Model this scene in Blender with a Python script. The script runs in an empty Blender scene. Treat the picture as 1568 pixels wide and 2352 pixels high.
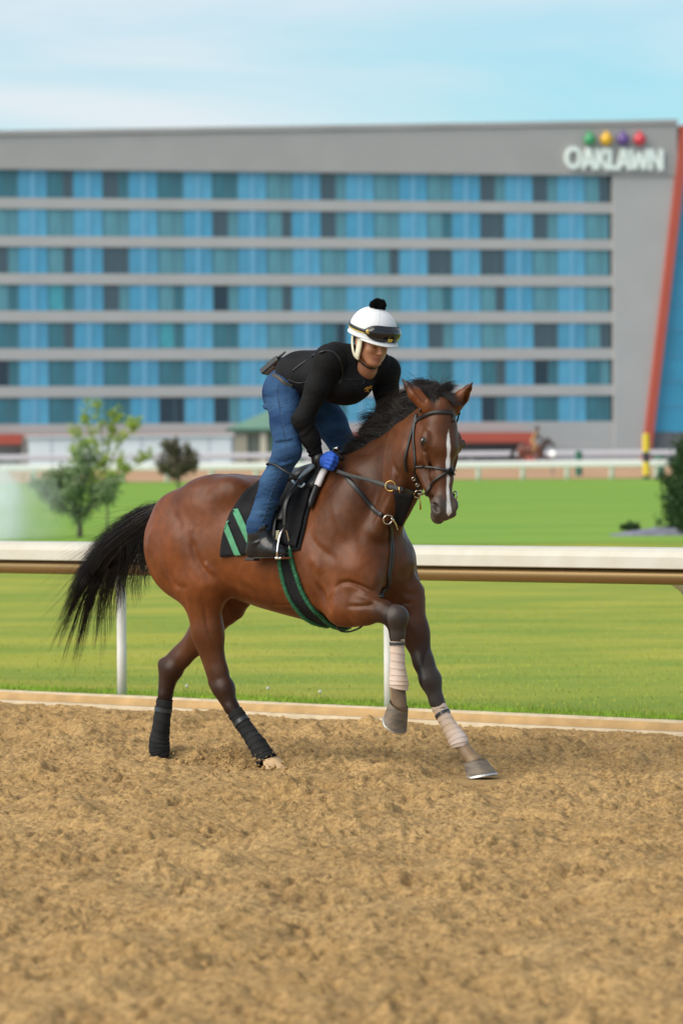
import bpy, math, random
import numpy as np
from mathutils import Vector, Matrix
random.seed(7); RNG = np.random.default_rng(7)
scn = bpy.context.scene
COL = scn.collection

# ------------------------------------------------------------------ camera
FPX, EYE, PITCH, ROLL = 9800.0, 1.65, 106/9800.0, 0.00765      # focal length in units of 1/2352 frame height
_r = np.array([math.cos(ROLL), 0, -math.sin(ROLL)]); _f = np.array([0, math.cos(PITCH), -math.sin(PITCH)])
_r = _r-_f*_r.dot(_f); _r /= np.linalg.norm(_r); _u = np.cross(_r, _f)
CAMP = np.array([0, 0, EYE])
cam_d = bpy.data.cameras.new('camera'); cam = bpy.data.objects.new('camera', cam_d); COL.objects.link(cam)
cam_d.sensor_fit = 'VERTICAL'; cam_d.sensor_height = 36; cam_d.sensor_width = 24
cam_d.lens = 36*FPX/2352; cam_d.clip_start = 0.5; cam_d.clip_end = 6000
cam.matrix_world = Matrix([[_r[0], _u[0], -_f[0], 0], [_r[1], _u[1], -_f[1], 0], [_r[2], _u[2], -_f[2], EYE], [0, 0, 0, 1]])
cam_d.dof.use_dof = True; cam_d.dof.focus_distance = 23.1; cam_d.dof.aperture_fstop = 3.9
scn.camera = cam

# ------------------------------------------------------------------ sky, sun, exposure
SUN_EL, SUN_AZ = math.radians(40), math.radians(240)     # azimuth clockwise from +Y: soft low sun from the left
world = bpy.data.worlds.new('World'); scn.world = world; world.use_nodes = True
wt = world.node_tree; wt.nodes.clear()
def wn(t, **k):
    n = wt.nodes.new(t)
    for a, b in k.items(): setattr(n, a, b)
    return n
wo = wn('ShaderNodeOutputWorld'); wb = wn('ShaderNodeBackground'); wb.inputs[1].default_value = 0.112
sky = wn('ShaderNodeTexSky', sky_type='NISHITA', sun_disc=False, sun_elevation=SUN_EL, sun_rotation=SUN_AZ,
         altitude=100, air_density=1.0, dust_density=0.6, ozone_density=2.2)
tc = wn('ShaderNodeTexCoord'); mp = wn('ShaderNodeMapping'); mp.inputs['Scale'].default_value = (1, 1, 5.5); mp.inputs['Rotation'].default_value = (0, .12, 0)
n1 = wn('ShaderNodeTexNoise'); n1.inputs['Scale'].default_value = 6.5; n1.inputs['Detail'].default_value = 6; n1.inputs['Roughness'].default_value = .5
n1.inputs['Distortion'].default_value = .4
cr = wn('ShaderNodeValToRGB'); cr.color_ramp.elements[0].position = .36; cr.color_ramp.elements[1].position = .74
cr.color_ramp.elements[0].color = (.30,.30,.30,1); cr.color_ramp.elements[1].color = (.88,.88,.88,1)
mx = wn('ShaderNodeMix', data_type='RGBA'); mx.inputs[7].default_value = (6.1, 6.35, 6.65, 1)   # thin bright cloud veil
L_ = wt.links.new
L_(tc.outputs['Generated'], mp.inputs[0]); L_(mp.outputs[0], n1.inputs['Vector']); L_(n1.outputs[0], cr.inputs[0])
tint = wn('ShaderNodeMix', data_type='RGBA', blend_type='MULTIPLY'); tint.inputs[0].default_value = 1; tint.inputs[7].default_value = (.40, .96, 1.04, 1)
L_(sky.outputs[0], tint.inputs[6])
L_(cr.outputs[0], mx.inputs[0]); L_(tint.outputs[2], mx.inputs[6]); L_(mx.outputs[2], wb.inputs[0]); L_(wb.outputs[0], wo.inputs[0])

sun_d = bpy.data.lights.new('sun', 'SUN'); sun = bpy.data.objects.new('sun', sun_d); COL.objects.link(sun)
sun_d.energy = 3.8; sun_d.angle = math.radians(60); sun_d.color = (1, .90, .76)
_sd = Vector((math.sin(SUN_AZ)*math.cos(SUN_EL), math.cos(SUN_AZ)*math.cos(SUN_EL), math.sin(SUN_EL)))
sun.rotation_euler = _sd.to_track_quat('Z', 'Y').to_euler()
scn.view_settings.view_transform = 'Standard'; scn.view_settings.look = 'None'
scn.view_settings.exposure = 0.29; scn.view_settings.gamma = 1; scn.view_settings.use_curve_mapping = False
scn.cycles.max_bounces = 6; scn.cycles.volume_bounces = 4; scn.cycles.use_denoising = True

# ------------------------------------------------------------------ helpers: tagging, meshes, materials
def tag(o, label=None, cat=None, group=None, kind=None):
    if label: o['label'] = label
    if cat: o['category'] = cat
    if group: o['group'] = group
    if kind: o['kind'] = kind
    return o
def empty(name, loc=(0, 0, 0), rz=0, parent=None):
    o = bpy.data.objects.new(name, None); COL.objects.link(o); o.location = loc; o.rotation_euler = (0, 0, rz)
    o.empty_display_size = .1; o.parent = parent
    return o
def link(name, me, mats, parent=None, smooth=True):
    o = bpy.data.objects.new(name, me); COL.objects.link(o); o.parent = parent
    for m in (mats if isinstance(mats, (list, tuple)) else [mats]): me.materials.append(m)
    if smooth: me.polygons.foreach_set('use_smooth', np.ones(len(me.polygons), dtype=bool))
    return o
def meshnp(name, v, f, mats, parent=None, smooth=True, col=None):
    """v (n,3); f (m,4) or (m,3) index array"""
    v = np.asarray(v, dtype=np.float32); f = np.asarray(f, dtype=np.int32); k = f.shape[1]
    me = bpy.data.meshes.new(name)
    me.vertices.add(len(v)); me.vertices.foreach_set('co', v.ravel())
    me.loops.add(f.size); me.loops.foreach_set('vertex_index', f.ravel())
    me.polygons.add(len(f)); me.polygons.foreach_set('loop_start', np.arange(0, f.size, k, dtype=np.int32))
    me.update(calc_edges=True); me.validate()
    if col is not None:
        a = me.color_attributes.new('col', 'FLOAT_COLOR', 'POINT')
        a.data.foreach_set('color', np.concatenate([col, np.ones((len(col), 1))], 1).astype(np.float32).ravel())
    return link(name, me, mats, parent, smooth)
class MB:
    """collects polygons into one mesh"""
    def __init__(s): s.v = []; s.f = []; s.m = []
    def add(s, v, f, m=0):
        o = len(s.v); s.v += [tuple(p) for p in v]; s.f += [tuple(i+o for i in q) for q in f]; s.m += [m]*len(f); return s
    def box(s, lo, hi, m=0):
        x0, y0, z0 = lo; x1, y1, z1 = hi
        return s.add([(x0,y0,z0),(x1,y0,z0),(x1,y1,z0),(x0,y1,z0),(x0,y0,z1),(x1,y0,z1),(x1,y1,z1),(x0,y1,z1)],
                     [(0,3,2,1),(4,5,6,7),(0,1,5,4),(1,2,6,5),(2,3,7,6),(3,0,4,7)], m)
    def tube(s, pts, r, n=10, cap=True, m=0, flat=1.0, upv=None):
        """round (or flattened) tube along a polyline; r scalar or per point"""
        P = [np.array(p, float) for p in pts]; k = len(P); r = [r]*k if np.isscalar(r) else r
        o = len(s.v); prev = None
        for i in range(k):
            t = P[min(i+1, k-1)]-P[max(i-1, 0)]; t = t/(np.linalg.norm(t)+1e-9)
            if upv is not None: a = np.array(upv[i] if np.ndim(upv) > 1 else upv, float)
            elif prev is None: a = np.array([0, 0, 1.]) if abs(t[2]) < .9 else np.array([1., 0, 0])
            else: a = prev
            a = a-t*a.dot(t); a /= np.linalg.norm(a)+1e-9; b = np.cross(t, a); prev = a
            for j in range(n):
                c = 2*math.pi*j/n; s.v.append(tuple(P[i]+a*math.cos(c)*r[i]*flat+b*math.sin(c)*r[i]))
        for i in range(k-1):
            for j in range(n):
                s.f.append((o+i*n+j, o+i*n+(j+1) % n, o+(i+1)*n+(j+1) % n, o+(i+1)*n+j)); s.m.append(m)
        if cap:
            s.f.append(tuple(o+j for j in range(n))[::-1]); s.f.append(tuple(o+(k-1)*n+j for j in range(n))); s.m += [m, m]
        return s
    def lathe(s, prof, n=16, c=(0, 0, 0), m=0, axis=None):
        """prof: (radius, height) pairs round z (or round axis)"""
        o = len(s.v); k = len(prof); R = np.eye(3)
        if axis is not None:
            a = np.array(axis, float); a /= np.linalg.norm(a); x = np.cross(a, [0, 0, 1.] if abs(a[2]) < .9 else [1., 0, 0]); x /= np.linalg.norm(x)
            R = np.stack([x, np.cross(a, x), a], 1)
        for r_, h in prof:
            for j in range(n):
                t = 2*math.pi*j/n; s.v.append(tuple(np.array(c)+R @ np.array([r_*math.cos(t), r_*math.sin(t), h])))
        for i in range(k-1):
            for j in range(n): s.f.append((o+i*n+j, o+i*n+(j+1) % n, o+(i+1)*n+(j+1) % n, o+(i+1)*n+j)); s.m.append(m)
        s.f.append(tuple(o+j for j in range(n))[::-1]); s.f.append(tuple(o+(k-1)*n+j for j in range(n))); s.m += [m, m]
        return s
    def mesh(s, name):
        me = bpy.data.meshes.new(name); me.from_pydata(s.v, [], s.f); me.update()
        if any(s.m): me.polygons.foreach_set('material_index', s.m)
        return me
    def build(s, name, mats, parent=None, smooth=False, bevel=0, seg=2, sub=0):
        o = link(name, s.mesh(name), mats, parent, smooth)
        if bevel: b = o.modifiers.new('b', 'BEVEL'); b.width = bevel; b.segments = seg; b.limit_method = 'ANGLE'
        if sub: b = o.modifiers.new('s', 'SUBSURF'); b.levels = b.render_levels = sub
        return o
def torus(R_, r, n=28, m=8):
    v = []; f = []
    for i in range(n):
        for j in range(m):
            a, b = 2*math.pi*i/n, 2*math.pi*j/m
            v.append(((R_+r*math.cos(b))*math.cos(a), (R_+r*math.cos(b))*math.sin(a), r*math.sin(b)))
            f.append((i*m+j, ((i+1) % n)*m+j, ((i+1) % n)*m+(j+1) % m, i*m+(j+1) % m))
    return v, f
def mat(name, col=(.5, .5, .5), rough=.6, metal=0, spec=.5, vcol=False, var=0, vscale=8, bump=0, bscale=60, stretch=(1, 1, 1),
        sheen=0, coat=0, emis=None, detail=4, trans=0, vcol2=None, bdist=.01):
    """principled material with object-space noise for colour variation and relief"""
    m = bpy.data.materials.new(name); m.use_nodes = True; t = m.node_tree; N = t.nodes; b = N['Principled BSDF']; K = t.links.new
    b.inputs['Roughness'].default_value = rough; b.inputs['Metallic'].default_value = metal; b.inputs['Specular IOR Level'].default_value = spec
    if sheen: b.inputs['Sheen Weight'].default_value = sheen
    if coat: b.inputs['Coat Weight'].default_value = coat; b.inputs['Coat Roughness'].default_value = .15
    if trans: b.inputs['Transmission Weight'].default_value = trans
    tcn = N.new('ShaderNodeTexCoord'); mpn = N.new('ShaderNodeMapping'); mpn.inputs['Scale'].default_value = stretch
    K(tcn.outputs['Object'], mpn.inputs[0])
    if vcol:
        at_ = N.new('ShaderNodeAttribute'); at_.attribute_name = 'col'; src = at_.outputs['Color']
    else:
        rg = N.new('ShaderNodeRGB'); rg.outputs[0].default_value = (*col, 1); src = rg.outputs[0]
    if var:
        nz = N.new('ShaderNodeTexNoise'); nz.inputs['Scale'].default_value = vscale; nz.inputs['Detail'].default_value = detail; K(mpn.outputs[0], nz.inputs['Vector'])
        rp = N.new('ShaderNodeMapRange'); rp.inputs[1].default_value = .25; rp.inputs[2].default_value = .75; K(nz.outputs[0], rp.inputs[0])
        mxn = N.new('ShaderNodeMix'); mxn.data_type = 'RGBA'; K(rp.outputs[0], mxn.inputs[0])
        if vcol2 is not None:
            K(src, mxn.inputs[6]); mxn.inputs[7].default_value = (*vcol2, 1)
        else:
            for i_, k_ in ((6, 1-var), (7, 1+var)):
                q = N.new('ShaderNodeMix'); q.data_type = 'RGBA'; q.blend_type = 'MULTIPLY'; q.inputs[0].default_value = 1; q.inputs[7].default_value = (k_, k_, k_, 1)
                K(src, q.inputs[6]); K(q.outputs[2], mxn.inputs[i_])
        src = mxn.outputs[2]
    K(src, b.inputs['Base Color'])
    if bump:
        nb = N.new('ShaderNodeTexNoise'); nb.inputs['Scale'].default_value = bscale; nb.inputs['Detail'].default_value = 5; K(mpn.outputs[0], nb.inputs['Vector'])
        bp = N.new('ShaderNodeBump'); bp.inputs['Strength'].default_value = bump; bp.inputs['Distance'].default_value = bdist
        K(nb.outputs[0], bp.inputs['Height']); K(bp.outputs[0], b.inputs['Normal'])
    if emis: b.inputs['Emission Color'].default_value = (*emis[:3], 1); b.inputs['Emission Strength'].default_value = emis[3]
    return m

# ------------------------------------------------------------------ helpers: picture coordinates (1568 x 2352) to points in the place
def ray(x, y): return _f+_r*(x-784)/FPX+_u*(1176-y)/FPX
def gpt(x, y, z=0):                       # point on level ground z
    d = ray(x, y); return CAMP+d*((z-EYE)/d[2])
def at(x, y, Y):                          # point at distance Y in front of the camera
    d = ray(x, y); return CAMP+d*(Y/d[1])
TH = math.radians(36)                     # the horse heads right and 36 degrees towards the camera
HO = np.array([-0.10, 23.35, 0.])
HH = np.array([math.cos(TH), -math.sin(TH), 0]); HN = np.array([-math.sin(TH), -math.cos(TH), 0])
def Lp(x, y, s=0.):                       # point in the horse's own frame: u forward, s to its right, z up
    d = ray(x, y); t = (s-(CAMP-HO).dot(HN))/d.dot(HN); p = CAMP+d*t-HO
    return np.array([p.dot(HH), -s, p[2]])   # stored as x forward, y left, z up
def V(*a): return np.array(a, float)
def unit(a): a = np.asarray(a, float); return a/np.linalg.norm(a)

# ------------------------------------------------------------------ helpers: implicit bodies (smooth unions turned into one mesh)
class Field:
    def __init__(s, lo, hi, h):
        s.h = h; s.lo = np.array(lo, float); s.n = np.ceil((np.array(hi)-s.lo)/h).astype(int)+1
        s.d = np.full(s.n, .6, np.float32); s.pr = []
        s.ax = [(s.lo[i]+h*np.arange(s.n[i])).astype(np.float32) for i in range(3)]
    def _sub(s, lo, hi):
        a = np.clip(np.floor((lo-s.lo)/s.h).astype(int), 0, s.n); b = np.clip(np.ceil((hi-s.lo)/s.h).astype(int)+1, 0, s.n)
        return tuple(slice(i, j) for i, j in zip(a, b))
    def _ev(s, fn, lo, hi, k):
        sl = s._sub(lo-k-3*s.h, hi+k+3*s.h)
        if any(q.stop <= q.start for q in sl): return None, None
        X = s.ax[0][sl[0]][:, None, None]; Y = s.ax[1][sl[1]][None, :, None]; Z = s.ax[2][sl[2]][None, None, :]
        return sl, fn(X, Y, Z)
    def add(s, prim, k=.02, col=None):
        fn, lo, hi = prim; sl, d2 = s._ev(fn, lo, hi, k)
        if sl is None: return
        d1 = s.d[sl]; h = np.clip(.5+.5*(d1-d2)/k, 0, 1); s.d[sl] = d1+(d2-d1)*h-k*h*(1-h)
        if col is not None: s.pr.append((fn, col))
    def cut(s, prim, k=.01):
        fn, lo, hi = prim; sl, d2 = s._ev(fn, lo, hi, k)
        if sl is None: return
        d1 = s.d[sl]; d2 = -d2; h = np.clip(.5+.5*(d2-d1)/k, 0, 1); s.d[sl] = d1+(d2-d1)*h+k*h*(1-h)
    def chain(s, pts, k=.03, kj=.015, **kw):
        """pts: (point, radius, colour); first joint smooth k, the following kj"""
        for i in range(len(pts)-1):
            a, b = pts[i], pts[i+1]
            c = a[2] if len(a) > 2 else kw.get('col')
            s.add(cone(a[0], a[1], b[0], b[1], kw.get('lat'), kw.get('kl', 1)), k if i == 0 else kj, c)
    def mesh(s, smooth=2):
        d = s.d; n = d.shape; ins = d < 0
        c = [ins[i:n[0]-1+i, j:n[1]-1+j, l:n[2]-1+l] for i in (0, 1) for j in (0, 1) for l in (0, 1)]
        cnt = sum(q.astype(np.int8) for q in c); cell = (cnt > 0) & (cnt < 8)
        idx = np.full(cell.shape, -1, np.int32); I, J, Kk = np.nonzero(cell); idx[I, J, Kk] = np.arange(len(I))
        acc = np.zeros((len(I), 3)); w = np.zeros(len(I)); cs = [(i, j, l) for i in (0, 1) for j in (0, 1) for l in (0, 1)]
        val = [d[I+i, J+j, Kk+l] for i, j, l in cs]
        for a in range(8):
            for b in range(a+1, 8):
                df = [abs(p-q) for p, q in zip(cs[a], cs[b])]
                if sum(df) != 1: continue
                m = (val[a] < 0) != (val[b] < 0); t = np.where(m, val[a]/(val[a]-val[b]+1e-12), 0)
                for x in range(3): acc[:, x] += np.where(m, cs[a][x]+t*(cs[b][x]-cs[a][x]), 0)
                w += m
        v = s.lo+s.h*(np.stack([I, J, Kk], 1)+acc/w[:, None]); F = []
        for x in range(3):
            y, z = (x+1) % 3, (x+2) % 3
            sl0 = [slice(1, None)]*3; sl1 = [slice(1, None)]*3; sl0[x] = slice(0, -1); sl1[x] = slice(1, None)
            e = ins[tuple(sl0)] != ins[tuple(sl1)]; q = np.stack(np.nonzero(e), 1)
            g = q.copy(); g[:, y] += 1; g[:, z] += 1
            ok = (g[:, y] < n[y]-1) & (g[:, z] < n[z]-1) & (g[:, x] < n[x]-1); g = g[ok]
            fl = ins[g[:, 0], g[:, 1], g[:, 2]]
            def gi(dy, dz):
                r = g.copy(); r[:, y] -= dy; r[:, z] -= dz; return idx[r[:, 0], r[:, 1], r[:, 2]]
            Q = np.stack([gi(1, 1), gi(0, 1), gi(0, 0), gi(1, 0)], 1); Q[~fl] = Q[~fl][:, ::-1]; F.append(Q)
        F = np.concatenate(F); F = F[(F >= 0).all(1)]
        E_ = np.concatenate([F[:, [0, 1]], F[:, [1, 2]], F[:, [2, 3]], F[:, [3, 0]]])
        for it in range(smooth):
            for lam in (.5, -.52):
                deg = np.bincount(E_[:, 0], minlength=len(v))+1e-9
                av = np.stack([np.bincount(E_[:, 0], v[E_[:, 1], x], len(v)) for x in range(3)], 1)/deg[:, None]
                v = v+lam*(av-v)
        return v, F
    def colours(s, v, tau=.012):
        X, Y, Z = (v[:, i].astype(np.float32) for i in range(3)); W = 0; Cc = 0
        D = np.stack([fn(X, Y, Z) for fn, c in s.pr]); D -= D.min(0)
        W = np.exp(-D/tau); C = np.array([c for fn, c in s.pr])
        return (W.T @ C)/W.sum(0)[:, None]
def cone(a, ra, b, rb, lat=None, kl=1):
    a = np.asarray(a, float); b = np.asarray(b, float); ab = b-a; L2 = max(ab.dot(ab), 1e-9)
    lt = unit(lat) if lat is not None else None
    def fn(X, Y, Z):
        px, py, pz = X-a[0], Y-a[1], Z-a[2]
        t = np.clip((px*ab[0]+py*ab[1]+pz*ab[2])/L2, 0, 1)
        qx, qy, qz = px-t*ab[0], py-t*ab[1], pz-t*ab[2]; d2 = qx*qx+qy*qy+qz*qz
        r = ra+(rb-ra)*t
        if lt is None: return (np.sqrt(d2)-r).astype(np.float32)
        o = qx*lt[0]+qy*lt[1]+qz*lt[2]
        return ((np.sqrt(np.maximum(d2-o*o, 0)+(o/kl)**2)-r)*min(1, kl)).astype(np.float32)
    R_ = max(ra, rb)*max(1, kl)
    return fn, np.minimum(a, b)-R_, np.maximum(a, b)+R_
def ell(c, r, R=None):
    """ellipsoid, R columns = its axes"""
    c = np.asarray(c, float); r = np.asarray(r, float); A = np.eye(3) if R is None else np.asarray(R, float); mn = r.min()
    def fn(X, Y, Z):
        p = (X-c[0], Y-c[1], Z-c[2]); q = g = 0
        for i in range(3):
            l = p[0]*A[0, i]+p[1]*A[1, i]+p[2]*A[2, i]; q = q+(l/r[i])**2; g = g+(l/r[i]**2)**2
        q = np.sqrt(q); return (q*(q-1)/np.sqrt(g+1e-9)).astype(np.float32)
    e = np.sqrt(((A*r)**2).sum(1))
    return fn, c-e, c+e
def axes(fwd, lat):
    """right handed frame: x along fwd, y close to lat"""
    x = unit(fwd); y = np.asarray(lat, float); y = unit(y-x*x.dot(y)); return np.stack([x, y, np.cross(x, y)], 1)
def smooth1(u, v, uu, w):
    y = np.interp(uu, u, v); k = max(3, int(w/(uu[1]-uu[0]))); ker = np.hanning(k+2)[1:-1]; ker /= ker.sum()
    return np.convolve(np.pad(y, k, mode='edge'), ker, 'same')[k:-k]
def strands(name, P, R_, mats, parent, sides=3):
    """P (n,m,3) polylines, R_ (n,m) radii -> thin tapered tubes in one mesh"""
    n, m, _ = P.shape; T = np.gradient(P, axis=1); T /= np.linalg.norm(T, axis=2, keepdims=True)+1e-9
    ref = np.where(np.abs(T[..., 2:3]) < .8, np.array([0, 0, 1.]), np.array([1., 0, 0])); A = np.cross(T, ref); A /= np.linalg.norm(A, axis=2, keepdims=True)+1e-9
    B = np.cross(T, A); ang = 2*np.pi*np.arange(sides)/sides
    v = P[:, :, None]+R_[:, :, None, None]*(A[:, :, None]*np.cos(ang)[:, None]+B[:, :, None]*np.sin(ang)[:, None])
    base = (np.arange(n)*m*sides)[:, None, None]+(np.arange(m-1)*sides)[None, :, None]; j = np.arange(sides)[None, None]; j2 = (j+1) % sides
    f = np.stack(np.broadcast_arrays(base+j, base+j2, base+sides+j2, base+sides+j), -1).reshape(-1, 4)
    return meshnp(name, v.reshape(-1, 3), f, mats, parent)
def spline(pts, n):
    """smooth curve through points"""
    P = np.array(pts, float); k = len(P); Q = np.vstack([2*P[0]-P[1], P, 2*P[-1]-P[-2]]); t = np.linspace(0, k-1-1e-6, n); i = t.astype(int); s = (t-i)[:, None]
    a, b, c, d = Q[i], Q[i+1], Q[i+2], Q[i+3]
    return .5*((2*b)+(c-a)*s+(2*a-5*b+4*c-d)*s*s+(3*b-a-3*c+d)*s**3)

# ------------------------------------------------------------------ the ground: dirt track, kerb, lawns, far track
_a, _b = gpt(0, 1583, .096), gpt(1568, 1654, .096); RA = (_a+_b)*V(.5, .5, 0)
RE_ = unit((_b-_a)*V(1, 1, 0)); RN_ = V(-RE_[1], RE_[0], 0)               # along the near rail / away from the camera
def rl(t, w, z=0): return RA+RE_*t+RN_*w+V(0, 0, z)
def gz(Y): return np.interp(Y, [0, 34, 60, 92, 255, 287, 420, 1500], [.075, .075, .0, .0, .72, 1.50, 1.6, 1.7])

def ground_mat(name, cols, scales, stretch, bump=.5, bscale=30, bd=.03, rough=.95, pos=(.38, .62)):
    m = bpy.data.materials.new(name); m.use_nodes = True; t = m.node_tree; N = t.nodes; K = t.links.new; b = N['Principled BSDF']; b.inputs['Roughness'].default_value = rough; b.inputs['Specular IOR Level'].default_value = .15
    c = N.new('ShaderNodeTexCoord'); src = None
    for i, (cl, sc) in enumerate(zip(cols[1:], scales)):
        mp_ = N.new('ShaderNodeMapping'); mp_.inputs['Scale'].default_value = stretch[i]; K(c.outputs['Object'], mp_.inputs[0])
        nz = N.new('ShaderNodeTexNoise'); nz.inputs['Scale'].default_value = sc; nz.inputs['Detail'].default_value = 5; nz.inputs['Roughness'].default_value = .6; K(mp_.outputs[0], nz.inputs['Vector'])
        r = N.new('ShaderNodeMapRange'); r.inputs[1].default_value = pos[0]; r.inputs[2].default_value = pos[1]; K(nz.outputs[0], r.inputs[0])
        x = N.new('ShaderNodeMix'); x.data_type = 'RGBA'; K(r.outputs[0], x.inputs[0]); x.inputs[7].default_value = (*cl, 1)
        if src is None: x.inputs[6].default_value = (*cols[0], 1)
        else: K(src, x.inputs[6])
        src = x.outputs[2]
    K(src, b.inputs['Base Color'])
    nb = N.new('ShaderNodeTexNoise'); nb.inputs['Scale'].default_value = bscale; nb.inputs['Detail'].default_value = 8; nb.inputs['Roughness'].default_value = .65; K(c.outputs['Object'], nb.inputs['Vector'])
    bp = N.new('ShaderNodeBump'); bp.inputs['Strength'].default_value = bump; bp.inputs['Distance'].default_value = bd; K(nb.outputs[0], bp.inputs['Height']); K(bp.outputs[0], b.inputs['Normal'])
    return m
M_dirt = ground_mat('sandy_dirt', [(.385, .243, .099), (.49, .327, .150), (.305, .186, .075), (.475, .307, .133), (.205, .126, .054)], [.9, 3.2, 16, 55], [(1, .45, 1), (1, .6, 1), (1, 1, 1), (1, 1, 1)], .8, 70, .014, pos=(.42, .68))
M_dirt2 = mat('kerb_sand', (.40, .255, .115), rough=.95, var=.2, vscale=7, bump=.5, bscale=40)
M_pale = mat('limestone_edge', (.46, .37, .25), rough=.9, var=.15, vscale=9, bump=.4, bscale=30)
M_lawn = ground_mat('dry_mown_grass', [(.325, .335, .046), (.29, .325, .040), (.355, .345, .058), (.20, .275, .040)], [.30, .8, .45], [(.9, .9, 1), (1.0, 1.1, 1), (.7, 1.1, 1)], .8, 60, .02)
M_inf = ground_mat('green_turf', [(.180, .305, .038), (.225, .325, .050), (.135, .270, .034)], [.09, .22], [(.3, 2.2, 1), (.4, 2.8, 1)], .3, 20, .02)
M_far = mat('far_track_dirt', (.40, .235, .125), rough=.95, var=.12, vscale=.4)
M_asph = mat('far_paving', (.25, .25, .25), rough=.9, var=.1, vscale=.3)

def fnoise(n, m, dx, lo, hi, seed, slope=1.0):
    """band-limited noise, wavelengths lo..hi metres, unit variance"""
    g = np.random.default_rng(seed); w = np.fft.rfft2(g.normal(0, 1, (n, m))); k = np.hypot(np.fft.fftfreq(n, dx[1])[:, None], np.fft.rfftfreq(m, dx[0])[None])
    a = np.where((k > 1/hi) & (k < 1/lo), 1/np.maximum(k, 1e-6)**slope, 0); a[0, 0] = 0; r = np.fft.irfft2(w*a, (n, m)); return r/r.std()
def dirt():
    dx, dy = .0124, .0136; D2 = (dx, dy); X0, X1, Y0, Y1 = -3.6, 3.6, 11.4, 31.4; nx, ny = int((X1-X0)/dx), int((Y1-Y0)/dy)
    x = X0+dx*np.arange(nx); y = Y0+dy*np.arange(ny)
    c1 = fnoise(ny, nx, D2, .045, .6, 1, 1.2); c2 = fnoise(ny, nx, D2, .034, .085, 2, .6); b1 = fnoise(ny, nx, D2, .35, 1.6, 3, 1.3); p1 = fnoise(ny, nx, D2, .05, .30, 4, 1.1); pm = fnoise(ny, nx, D2, .25, 2.0, 5, 1.0)
    rgh = np.clip(.75+.45*pm, .25, 1.6); z = .017*b1+.0062*c1+.0026*c2*rgh+.008*rgh*np.clip(c1*.5+c2*.7-1.0, 0, 1.8)-.034*np.clip(p1-1.25, 0, 1.3)-.024*rgh*np.clip(-c1*.4-c2*.7-.95, 0, 1.5)
    g = np.random.default_rng(9)
    # loose clods thrown up and hoof prints along the way the horses go
    for i in range(1300):
        cx, cy, r = g.uniform(X0, X1), g.uniform(Y0, Y1), g.uniform(.012, .035)*g.choice([.6, 1, 1.4]); i0, j0 = int((cx-X0)/dx), int((cy-Y0)/dy); k = int(r*2.2/dx)+2; ky = int(r*2.2/dy)+2
        sl = (slice(max(j0-ky, 0), j0+ky), slice(max(i0-k, 0), i0+k)); yy, xx = np.meshgrid(y[sl[0]], x[sl[1]], indexing='ij'); q = ((xx-cx)**2+((yy-cy)*1.1)**2)/r**2
        z[sl] += .45*r*np.sqrt(np.clip(1-q*(1+.5*np.sin(xx*90+i)), 0, 1))
    for i in range(330):
        cx, cy = g.uniform(X0, X1), g.uniform(Y0, Y1); r = g.uniform(.06, .10); i0, j0 = int((cx-X0)/dx), int((cy-Y0)/dy); k = int(.3/dx); ky = int(.3/dy)
        sl = (slice(max(j0-ky, 0), j0+ky), slice(max(i0-k, 0), i0+k)); yy, xx = np.meshgrid(y[sl[0]], x[sl[1]], indexing='ij'); q = np.sqrt(((xx-cx)*.8+(yy-cy)*.3)**2+((yy-cy)*.9)**2)/r
        z[sl] += -.036*np.exp(-q**2*1.2)+.022*np.exp(-((q-1.7)/.5)**2)
    for hx, hy, rr in ((nh_g[0], nh_g[1], .10), (fh_g[0], fh_g[1], .12)):                # ground ploughed by the hind hooves
        yy, xx = np.meshgrid(y, x, indexing='ij'); q = np.hypot(xx-hx, yy-hy)/rr; z += .040*np.exp(-((q-1.25)/.5)**2)-.01*np.exp(-q**2)
    XX, YY = np.meshgrid(x, y); q = np.exp(-(np.hypot(XX-ff_g[0], (YY-ff_g[1]+.18)*.75)/.34)**4); z = z*(1-.85*q)-.040*q; q = np.exp(-(np.hypot(XX-nh_g[0]-.03, (YY-nh_g[1]+.16)*.8)/.17)**4); z = z*(1-.75*q)-.012*q; W = (XX-RA[0])*RN_[0]+(YY-RA[1])*RN_[1]
    edge = np.clip((-.10-W)/.5, 0, 1); z = z*(.35+.65*edge)+.012*(1-edge)
    v = np.stack([XX, YY, z], -1).reshape(-1, 3); i = (np.arange(ny-1)[:, None]*nx+np.arange(nx-1)[None]).ravel()
    keep = ((W < -.075) & (np.abs(XX) < .10*YY+.85)).ravel(); f = np.stack([i, i+1, i+nx+1, i+nx], 1); f = f[keep[f].all(1)]
    used = np.zeros(len(v), bool); used[f.ravel()] = True; mp_ = np.cumsum(used)-1
    return v[used], mp_[f]
ff_g = HO+HH*.94+HN*-.10; nh_g = HO+HH*-.33+HN*.14; fh_g = HO+HH*-1.17+HN*-.12
v, f = dirt(); tag(meshnp('dirt_track', v, f, M_dirt), kind='structure')
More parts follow.
